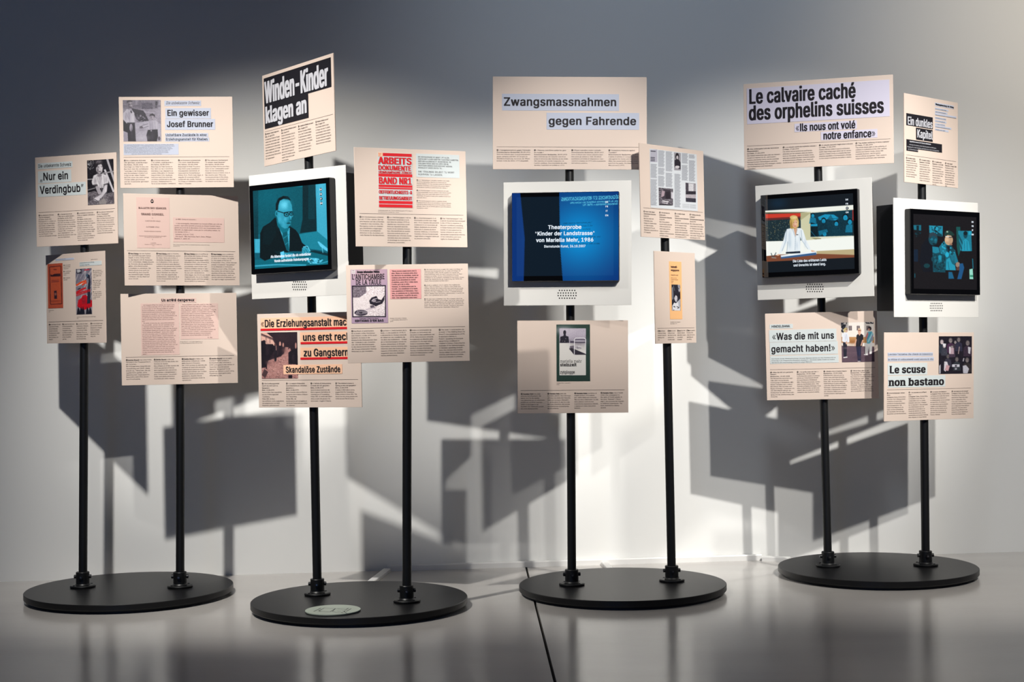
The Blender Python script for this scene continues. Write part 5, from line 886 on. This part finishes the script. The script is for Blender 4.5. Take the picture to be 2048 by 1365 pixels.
B = panel('news', 'text board with a white newspaper page, turned to the right')
def d(c):
    c.a[:] = (216, 220, 224)
    for x0, x1, segs in ((235, 320, ((345, 525), (545, 885))), (332, 418, ((172, 380), (398, 480), (500, 640))), (430, 520, ((185, 440), (462, 640))), (543, 625, ((475, 905),)), (638, 720, ((208, 340), (362, 560))), (730, 812, ((225, 275), (300, 570)))):
        for a, b in segs:
            y = a
            while y < b: c.L([(x0, y), (x1-((y*7.3) % 17), y+((x1-x0)*.07))], 3.2, (120, 122, 132)); y += 7.4
    for y in (868, 882, 896, 910): c.L([(645, y), (735, y+6)], 3, (130, 132, 140)); c.L([(742, y+6), (820, y+12)], 3, (110, 112, 122))
    c.R(230, 160, 322, 324, (178, 176, 188)); c.L([(234, 180), (300, 184)], 11, (60, 58, 70))
    for y in (262, 282, 302): c.L([(234, y), (290, y+3)], 9, (50, 48, 60))
    c.G([(537, 196), (625, 206), (625, 432), (540, 428)], (150, 146, 152)); c.E(578, 250, 24, 46, (34, 30, 38)); c.E(580, 262, 13, 24, (196, 188, 192)); c.G([(545, 300), (565, 285), (600, 290), (622, 330), (622, 400), (545, 390)], (34, 30, 40)); c.E(580, 385, 30, 16, (206, 200, 204)); c.R(595, 400, 625, 412, (40, 36, 44))
    c.G([(337, 652), (525, 668), (525, 886), (342, 882)], (96, 90, 98)); c.N(44, 6, area=[(337, 652), (525, 668), (525, 886), (342, 882)]); c.G([(370, 700), (430, 670), (490, 690), (510, 800), (380, 800)], (60, 54, 62)); c.G([(380, 690), (420, 700), (410, 760), (370, 780)], (170, 150, 158)); c.G([(430, 710), (480, 700), (490, 800), (430, 800)], (40, 34, 42)); c.L([(385, 826), (470, 838)], 14, (214, 210, 214)); c.L([(385, 850), (460, 860)], 10, (206, 200, 206)); c.L([(350, 868), (500, 880)], 12, (34, 30, 38)); c.G([(500, 710), (525, 715), (525, 800), (500, 790)], (200, 196, 204))
    c.G([(683, 588), (820, 600), (820, 846), (690, 836)], (150, 146, 152)); c.G([(690, 590), (720, 595), (720, 740), (692, 730)], (60, 54, 64)); c.G([(730, 600), (790, 605), (790, 700), (730, 695)], (206, 204, 208)); c.R(690, 700, 820, 740, (40, 36, 46)); c.G([(690, 740), (820, 745), (820, 790), (690, 785)], (176, 168, 174)); c.G([(690, 785), (820, 795), (820, 846), (690, 836)], (50, 48, 60)); c.N(16, 4, area=[(683, 588), (820, 600), (820, 846), (690, 836)])
B.pic([(227, 155), (835, 213), (842, 966), (228, 905)], d, name='newspaper_page', res=2.2)
B.rule(140, 915, 912, 977)
B.columns((143, 347, 548, 742), (970, 984, 998, 1011), 185, 30, (
 '«Gewalt-Heim-liegen»/Schweizerischer Beobachter/31.03.1975/Neue Opfer melden sich:/Misshandelte und alle/Anzeigen der Caritativen Heime/in St. Gallen wird genau/Beachtung bei 1970 an der/Öffentlichkeit, so dass die Hilfe von/1975 eingestellt.', '« Qui veut encore en/grande partie »/Schweizerischer Beobachter/31.03.1975/Neuf victimes parlent et/la grande réalité du placement/« Refus de la grande crise »/durant la guerre avait son/religion au quotidien, si/publique en 1975 sous la pression/de l’opinion publique.', '«La realtà virtuale/ricevuta»/Schweizerischer Beobachter/31.03.1975/Nel luogo a causa di molti anni/di crisi e segnali si chiese/già davvero della strage/operata come donne Figlio/giovani contro la pressione/dell’opinione pubblica. Il servi-/zio fu sospeso nel 1973.', '“Cutting across life/complaint”/Schweizerischer Beobachter/31.03.1975/Nine victims report on the/violent actions of the welfare/for “Children of the Yenish”/project. There was a mass/outcry about the rage, which/was so much. The project was/discontinued in 1973.'), (3, 4, 4, 4))

B = panel('orange', 'narrow text board with an orange booklet holding a portrait photograph')
h = B.slip([(472, 213), (632, 222), (648, 970), (488, 966)], 'peach_slip', name='booklet_cover'); h.data.materials.clear(); h.data.materials.append(mat('orange_paper', (232, 178, 122), 0.65, noise=.02, nscale=10))
for t, x0, x1, y, c_ in (('heimatli-', 494, 584, 298, 27), ('wegspuren', 494, 602, 340, 25)): B.text(t, x0, y, c_, x1, font='reg', smear=.03, parent=h, m='brown_ink')
B.text('Gedichte und', 496, 400, 18, 590, font='serif', parent=h, m='brown_ink'); B.lines(497, 436, 112, 21, ['Bilder und Prosa', 'Kreisel am Wegrand', 'Verlag', '1984'], parent=h, name='lettering', d=.0014, m='brown_ink')
def d(c):
    c.a[:] = (32, 32, 44); c.G([(508, 560), (525, 545), (530, 700), (512, 720)], (120, 124, 132)); c.L([(530, 530), (545, 600)], 5, (120, 124, 130)); c.G([(583, 516), (617, 518), (617, 600), (600, 620), (588, 580)], (150, 150, 158)); c.spk([(583, 516), (617, 518), (617, 630), (595, 620)], 14, [(60, 58, 70), (206, 204, 208)], 3, 8); c.G([(590, 640), (617, 620), (617, 700), (600, 690)], (24, 22, 30))
    c.G([(540, 700), (545, 660), (560, 650), (578, 660), (580, 700), (572, 740), (556, 740)], (206, 204, 210)); c.L([(550, 690), (558, 690)], 4, (50, 48, 58)); c.L([(568, 690), (576, 692)], 4, (50, 48, 58)); c.L([(560, 718), (570, 720)], 5, (60, 56, 64)); c.G([(540, 690), (540, 640), (560, 625), (582, 645), (584, 690), (572, 665), (558, 655)], (26, 24, 34))
    c.G([(515, 855), (515, 790), (540, 750), (560, 760), (585, 735), (617, 700), (617, 858)], (222, 222, 226)); c.G([(585, 740), (617, 700), (617, 800), (600, 830)], (176, 178, 186)); c.G([(526, 795), (550, 800), (555, 812), (535, 810)], (30, 28, 36)); c.L([(570, 800), (600, 815), (580, 828)], 8, (34, 32, 40)); c.E(533, 848, 6, 8, (60, 58, 66))
B.pic([(503, 515), (617, 520), (621, 858), (510, 853)], d, d=.0014, parent=h, res=2)
B.lines(490, 1010, 152, 21, ['Gewalttätig, aber man spricht', 'kaum davon, S. 27'], name='caption')
B.rule(323, 1086, 803, 1080)
B.columns((328, 457, 582, 703), (1128, 1126, 1124, 1122), 108, 28.5, (
 'Die Schriftstellerin/schildert das Schweigen/der Opfer, ihre Angst, die/Beziehung und das/Leid.', 'L’écrivaine raconte/le silence et la peur/des victimes de la crise,/de même ce dont/la société a nommé.', 'La scrittrice Mehr/denuncia il silenzio/delle vittime, la paura/e la solitudine/del passato.', 'The writer describes/the silence of the/victims, their fear, the/relationships and/the suffering.'), lead=4)

B = panel('calv', 'wide text board headed Le calvaire caché des orphelins suisses')
h = B.slip([(118, 255), (1915, 100), (1918, 580), (120, 690)], 'lilac_slip'); B.text('Le calvaire caché', 142, 427, 178, 1493, smear=.10, parent=h); B.text('des orphelins suisses', 142, 633, 178, 1848, smear=.10, parent=h)
h = B.slip([(718, 690), (1502, 625), (1505, 740), (720, 785)], 'lilac_slip'); B.text('«Ils nous ont volé', 733, 773, 92, 1488, smear=.09, parent=h)
h = B.slip([(1050, 790), (1762, 735), (1765, 850), (1052, 890)], 'lilac_slip'); B.text('notre enfance»', 1080, 875, 92, 1745, smear=.09, parent=h)
B.rule(120, 963, 1928, 866)
B.columns((122, 570, 1027, 1487), (1008, 984, 958, 932), 430, 27.5, (
 '«Das verborgene Leid der Schweizer/Waisenkinder»/Le Matin, 27.05.1999/Der Artikel beleuchtet das Leid von Waisen-/kindern in Heimen im 20. Jahrhundert./Jeanne und Daniel Cevey sowie Louisette/Buchard fordern Gerechtigkeit und eine/offizielle Anerkennung. Ihre Anliegen werden/von Politikerinnen und Historikern/unterstützt.', '« Le calvaire caché des orphelins suisses »/Le Matin, 27.05.1999/Cet article met en lumière les souffrances/endurées par les orphelins dans les institu-/tions au XXe siècle. Jeanne et Daniel Cevey,/ainsi que Louisette Buchard réclament justice/et reconnaissance officielle. Leur cause est/soutenue par des politiciens et des historiens.', '«Il calvario nascosto degli orfani svizzeri»/Le Matin, 27.05.1999/Questo articolo mette in luce le sofferenze/subite dagli orfani negli istituti nel XX secolo./Jeanne e Daniel Cevey e Louisette Buchard/chiedono giustizia e riconoscimento ufficiale./La loro causa è sostenuta da politici e storici.', '“The hidden suffering of Swiss orphans”/Le Matin, 27.05.1999/The article sheds light on the suffering of/orphans in institutions in the 20th century./Jeanne and Daniel Cevey, along with/Louisette Buchard, call for justice/and an official recognition. Their cause is/supported by politicians and historians.'), (3, 2, 2, 2))

B = panel('was', 'text board headed Was die mit uns gemacht haben, with a colour photograph of three women')
h = B.slip([(200, 270), (515, 260), (517, 318), (200, 332)], 'white_slip'); B.text('HINDELBANK', 226, 311, 31, 480, font='reg', smear=.02, parent=h)
h = B.slip([(190, 350), (1110, 322), (1113, 490), (195, 512)], 'white_slip'); B.text('«Was die mit uns', 232, 478, 90, 1082, smear=.02, parent=h)
h = B.slip([(200, 518), (1122, 492), (1140, 668), (205, 690)], 'white_slip'); B.text('gemacht haben!»', 220, 648, 90, 1100, smear=.02, parent=h)
h = B.slip([(205, 702), (1140, 680), (1143, 786), (208, 808)], 'white_slip'); B.lines(226, 744, 878, 26, ['Drei Frauen suchen Wiedergutmachung: Als junge Mädchen wurden sie ohne Gerichtsurteil zur', 'Erziehung in der Frauenanstalt Hindelbank eingesperrt. Jahrzehnte später fordern sie endlich', 'Klarheit für alle unrechtmässig verwahrten jungen Mädchen.'], parent=h, name='lettering', d=.0014, font='serif', capf=.45)
def d(c):
    c.a[:] = (236, 228, 220); c.R(1165, 440, 1640, 520, (190, 140, 90)); c.soft(1330, 510, 80, 40, (150, 96, 52), .8); c.G([(1170, 560), (1640, 570), (1640, 790), (1180, 790)], (96, 76, 88)); c.L([(1180, 560), (1640, 572)], 6, (140, 110, 90)); c.L([(1240, 660), (1640, 640)], 4, (120, 98, 108))
    c.spk([(1170, 238), (1260, 238), (1200, 400), (1170, 400)], 40, [(36, 40, 50), (60, 60, 70), (24, 26, 34)], 8, 18); c.spk([(1505, 235), (1620, 232), (1615, 262), (1510, 262)], 26, [(40, 40, 50)], 5, 10)
    for x in (1280, 1388, 1520): c.R(x, 288, x+42, 352, (104, 90, 92)); c.L([(x+20, 290), (x+20, 350)], 5, (200, 190, 186))
    c.E(1245, 345, 22, 34, (196, 160, 138)); c.G([(1212, 370), (1210, 335), (1230, 312), (1262, 322), (1255, 340), (1235, 350), (1228, 385)], (196, 176, 120)); c.L([(1232, 342), (1262, 342)], 7, (60, 44, 48)); c.G([(1190, 500), (1195, 400), (1225, 378), (1262, 385), (1285, 440), (1290, 510), (1250, 520)], (228, 230, 238)); c.L([(1250, 400), (1262, 500)], 5, (170, 174, 188)); c.G([(1200, 512), (1258, 512), (1250, 712), (1212, 715)], (34, 34, 48)); c.E(1250, 520, 12, 22, (206, 164, 140)); c.L([(1208, 720), (1262, 712)], 14, (230, 226, 226))
    c.E(1425, 365, 22, 34, (212, 164, 140)); c.G([(1400, 352), (1410, 322), (1435, 320), (1450, 345), (1448, 370), (1436, 345), (1412, 348)], (206, 180, 150)); c.L([(1406, 352), (1446, 352)], 8, (120, 40, 44)); c.G([(1385, 420), (1405, 398), (1425, 415), (1450, 395), (1478, 420), (1478, 500), (1460, 570), (1375, 575), (1380, 500)], (28, 26, 34)); c.G([(1405, 398), (1425, 425), (1448, 396)], (212, 164, 140)); c.L([(1382, 470), (1362, 560)], 16, (212, 164, 140)); c.L([(1472, 480), (1446, 560)], 16, (212, 164, 140)); c.G([(1380, 570), (1446, 570), (1446, 770), (1404, 775)], (34, 36, 62)); c.L([(1402, 770), (1438, 770)], 10, (210, 200, 200))
    c.E(1562, 330, 22, 30, (190, 140, 122)); c.G([(1535, 330), (1545, 300), (1580, 300), (1590, 335), (1570, 350), (1560, 320)], (44, 34, 38)); c.G([(1520, 430), (1540, 370), (1590, 362), (1612, 400), (1608, 480), (1560, 540), (1525, 530)], (96, 176, 196)); c.L([(1600, 390), (1540, 510)], 12, (190, 220, 226)); c.L([(1575, 380), (1530, 470)], 10, (60, 140, 170)); c.L([(1606, 420), (1580, 500)], 10, (200, 110, 130)); c.G([(1505, 440), (1535, 370), (1548, 400), (1520, 480)], (196, 120, 120)); c.G([(1505, 530), (1560, 530), (1600, 490), (1592, 670), (1560, 672), (1556, 560), (1535, 680), (1500, 680)], (232, 230, 228)); c.L([(1485, 678), (1540, 682)], 10, (236, 234, 234)); c.soft(1410, 500, 12, 60, (60, 56, 66), .7); c.soft(1425, 650, 8, 80, (58, 60, 90), .7); c.soft(1235, 450, 12, 50, (190, 194, 208), .8); c.soft(1530, 600, 10, 60, (190, 188, 190), .8); c.soft(1420, 720, 90, 26, (70, 54, 66), .6); c.soft(1250, 590, 60, 14, (120, 98, 106), .6); c.soft(1432, 372, 8, 18, (236, 194, 170), .7); c.soft(1240, 350, 8, 16, (226, 190, 166), .7); c.N(6, 2)
B.pic([(1173, 245), (1618, 232), (1632, 775), (1190, 787)], d, res=1.9)
B.rule(205, 888, 1640, 857)
B.columns((208, 570, 935, 1303), (932, 925, 917, 909), 325, 27.6, (
 '«Was die mit uns gemacht/haben!»/Beobachter, 29.09.2008/Der Beobachter berichtet erst-/mals über Ursula Biondis/Versorgung in Hindelbank (BE)./Darauf meldeten sich weitere/Betroffene: Rita Schreier und/Regina Schnapp. Zusammen mit/den Betroffenen kämpft der/Beobachter für eine Entschuldi-/gung und die Anerkennung des/Unrechts.', '« Ce qu’ils nous ont fait ! »/Beobachter, 29.09.2008/Le Beobachter publie un premier/article sur l’internement abusif/d’Ursula Biondi à Hindelbank/(BE). D’autres personnes concer-/nées se manifestent alors : Rita/Schreier et Regina Schnapp. Avec/elles, le Beobachter se bat pour/obtenir des excuses et la recon-/naissance des injustices subies.', '«Quello che ci hanno fatto!»/Beobachter, 29.09.2008/Il Beobachter riferisce per la/prima volta dell’internamento/subito da Ursula Biondi a Hindel-/bank (BE). Ad ascolto seguono le/testimonianze di altre persone/coinvolte (Rita Schreier e Regina/Schnapp). Insieme alle persone/coinvolte, il Beobachter si batte/per ottenere delle scuse e il/riconoscimento dell’ingiustizia/subita.', '“What they did to us!”/Beobachter, 29.09.2008/The Beobachter reports for the/first time on Ursula Biondi’s case/in Hindelbank (BE). Other/persons affected come forward:/Rita Schreier and Regina/Schnapp. Together with the/victims, the Beobachter fought/alongside them for an apology/and recognition of the injustice.'), (3, 2, 2, 2))

B = panel('dunk', 'text board headed Ein dunkles Kapitel in white on black')
h = B.slip([(138, 348), (468, 405), (467, 551), (140, 500)], 'black_slip'); B.text('Ein dunkles', 150, 490, 98, 460, smear=.05, parent=h, m='white_ink')
h = B.slip([(262, 532), (467, 560), (465, 706), (258, 680)], 'black_slip'); B.text('Kapitel', 268, 650, 98, 460, smear=.05, parent=h, m='white_ink')
P = [B.uv(*q) for q in ((140, 672), (582, 738), (583, 845), (285, 800), (285, 835), (138, 815))]; yt = (P[0][1]+P[1][1])/2; yb_ = (P[4][1]+P[5][1])/2; ym = (P[2][1]+P[3][1])/2
m = MB(); m.add([(x, -.0006, y) for x, y in ((P[0][0], yt), (P[1][0], yt), (P[1][0], ym), (P[3][0], ym), (P[3][0], yb_), (P[0][0], yb_))], [(0, 3, 2, 1), (0, 5, 4, 3)]); h = m.build('headline_block', MT['black_slip'], B.e)
B.text('Jugendliche wurden in der Schweiz administrativ', 175, 708, 17, 440, font='smallbold', smear=.05, parent=h, m='white_ink'); B.lines(148, 742, 428, 30, ['      versorgt. Sie kamen ohne Gerichtsurteil ins Gefängnis,', 'eingesperrt in die Anstalten und Heime bis in die Achtzigerjahre', '  der öffentlichen Hand'], parent=h, name='lettering', d=.0014, m='white_ink', capf=.5)
h = B.slip([(495, 222), (728, 255), (728, 298), (495, 262)], 'blue_slip', name='heading_slip'); B.text('Wiedergutmachung: der Anfang', 499, 249, 21, 725, font='reg', smear=.04, parent=h)
for k, (x1, y, t) in enumerate(((662, 296, 'Es war ein schwieriger Beginn'), (650, 333, 'Heime und die Akteneinsicht'), (758, 371, 'Entschuldigung des Bundes und der Kantone an die Opfer'), (633, 408, 'Wiedergutmachung, Initiative'), (636, 446, 'In den Archiven geforscht'), (622, 484, 'Zur Lage der Betroffenen'), (698, 518, 'Die Gesetze, die Kommissionen und der'), (663, 553, 'Solidarität und die Zukunft'))):
    h = B.slip([(495, y-11), (x1, y+9), (x1, y+33), (495, y+13)], 'blue_slip', name='heading_slip'); B.lines(500, y+5, x1-504, 22, [t], parent=h, name='lettering', d=.0014, capf=.5)
B.rule(138, 868, 757, 953)
B.columns((137, 303, 463, 620), (912, 935, 957, 979), 140, 28.3, (
 '«Ein dunkles Kapitel»/Beobachter, 21.08.2008/Ein Leser des Beobachters aus/Zwangsmassnahmen in Heimen/und in der Psychiatrie. Viele/wurden von ihnen für oder/weil sie keine Meinung,/Sie auf eine Zusammenarbeit/der Justiz und Behörden.', '« Un chapitre sombre »/Beobachter, 21.08.2008/Dans le Beobachter, des/victimes internées par les/autorités racontent. L’intern-/ement a duré des années./Selon Fribourg, le foyer/réunissait des enfants et/près de 100 personnes, le/chapitre n’est pas clos ici.', '«Un capitolo buio»/Beobachter, 21.08.2008/Il Beobachter riferisce su/migliaia di persone in/Svizzera internate per anni/senza una vera condanna e/dopo l’internamento. Nel/Friburgo l’istituto fu/chiuso soltanto e molti/furono giudicati. L’ultimo/nel 1981.', '“A dark chapter”/Beobachter, 21 August 2008/The Beobachter reports/on persons who were in/institutions without a court/ruling “detained”. Among/these were the mentally/ill and the homeless, too./The internment was only/abolished under the law in/1981.'), (2, 2, 2, 2))

B = panel('scuse', 'text board headed Le scuse non bastano, with a dark group photograph')
h = B.slip([(172, 381), (790, 376), (790, 425), (172, 430)], 'blue_slip'); B.text('Lanciata l’iniziativa che chiede un indennizzo', 176, 416, 24, 786, font='serif', parent=h)
h = B.slip([(172, 442), (802, 438), (802, 492), (172, 500)], 'blue_slip'); B.text('le vittime di collocamenti coatti ancora in vita', 176, 487, 24, 794, font='serif', parent=h)
h = B.slip([(172, 526), (712, 520), (712, 682), (172, 690)], 'white_slip'); B.text('Le scuse', 194, 661, 98, 690, font='serifbold', smear=.12, parent=h)
h = B.slip([(175, 698), (958, 690), (958, 845), (175, 860)], 'white_slip'); B.text('non bastano', 183, 835, 100, 942, font='serifbold', smear=.12, parent=h)
def d(c):
    c.a[:] = (30, 26, 36); rr = np.random.RandomState(5)
    for x, y, r, b in ((912, 235, 26, 190), (1030, 215, 28, 130), (1095, 240, 18, 160), (1140, 205, 26, 120), (1262, 250, 30, 120), (995, 430, 24, 96), (1115, 470, 26, 110), (1255, 480, 28, 120), (945, 290, 22, 176), (1050, 310, 22, 150)):
        c.G([(x-r*2, y+r*6), (x-r*1.7, y+r*2), (x, y+r), (x+r*1.7, y+r*2), (x+r*2, y+r*6)], (44+rr.randint(30), 40+rr.randint(24), 50+rr.randint(26)), .9); c.E(x, y, r, r*1.3, (b*.62, b*.58, b*.6)); c.E(x, y+4, r*.72, r, (b, b*.92, b*.93)); c.L([(x-r*.4, y), (x-r*.1, y)], 4, (50, 44, 50)); c.L([(x+r*.2, y), (x+r*.5, y)], 4, (50, 44, 50))
    c.G([(920, 255), (970, 260), (960, 310), (930, 290)], (216, 214, 220)); c.G([(1010, 310), (1075, 320), (1075, 400), (1010, 400)], (176, 150, 160)); c.G([(1010, 300), (1030, 300), (1030, 390), (1012, 390)], (210, 206, 212)); c.G([(1265, 300), (1305, 310), (1295, 400), (1270, 390)], (190, 188, 196)); c.G([(945, 500), (985, 505), (1000, 560), (960, 640), (940, 620)], (206, 200, 208)); c.G([(975, 545), (1020, 560), (1000, 630), (950, 620)], (190, 150, 156)); c.R(1050, 540, 1152, 575, (196, 194, 204)); c.R(1088, 590, 1116, 612, (160, 158, 170)); c.E(1102, 560, 16, 12, (60, 54, 64)); c.G([(1195, 560), (1240, 550), (1280, 600), (1260, 662), (1200, 662)], (186, 184, 194)); c.G([(876, 560), (895, 540), (895, 665), (876, 668)], (180, 178, 186)); c.L([(1210, 455), (1200, 500)], 14, (170, 166, 176)); c.L([(1150, 300), (1135, 400)], 12, (150, 130, 130)); c.N(9, 4)
B.pic([(873, 158), (1325, 155), (1315, 665), (865, 672)], d, res=1.9)
B.rule(165, 892, 1308, 862)
B.columns((162, 458, 755, 1045), (942, 933, 925, 917), 266, 28.3, (
 '«Entschuldigungen reichen/nicht»/La Regione Ticino, 01.04.2014/Die Guido-Fluri-Stiftung lanciert/zusammen mit einem über-/parteilichen Komitee die Wieder-/gutmachungsinitiative. Sie/fordert Entschädigung für die/Opfer und eine Aufarbeitung/der Geschichte. Das Volk zeigt/Sympathien von dem Bundeshaus.', '« Les excuses ne suffisent/pas »/La Regione Ticino, 01.04.2014/La fondation Guido Fluri, en/collaboration avec un comité/interparti, lance une « Initiative/sur la réparation ». Elle demande/une indemnisation pour les/personnes concernées et un/travail de mémoire. La photo/montre les personnes réunies/rassemblées sur la place fédérale/avec drapeau en rouge fédéral.', '«Le scuse non bastano»/La Regione Ticino, 01.04.2014/La Fondazione Guido Fluri lancia/l’iniziativa per la riparazione/in collaborazione con un comitato/sovrapartitico. Si richiedono/un risarcimento per le persone/colpite e una rielaborazione/storica. La foto mostra alcuni/dei persone sul piazzale da/persone coinvolte davanti al/Palazzo federale.', '“Apologies are not enough”/La Regione Ticino, 01.04.2014/The Guido Fluri Foundation/launched the “Reparation Initia-/tive” in collaboration with a/cross-party committee. It de-/manded reparation for those affected/and a reappraisal of the historical/injustice(s). The photo shows/some of those affected by the/compulsory social measures in/front of the Federal Palace.'), (3, 3, 2, 2))
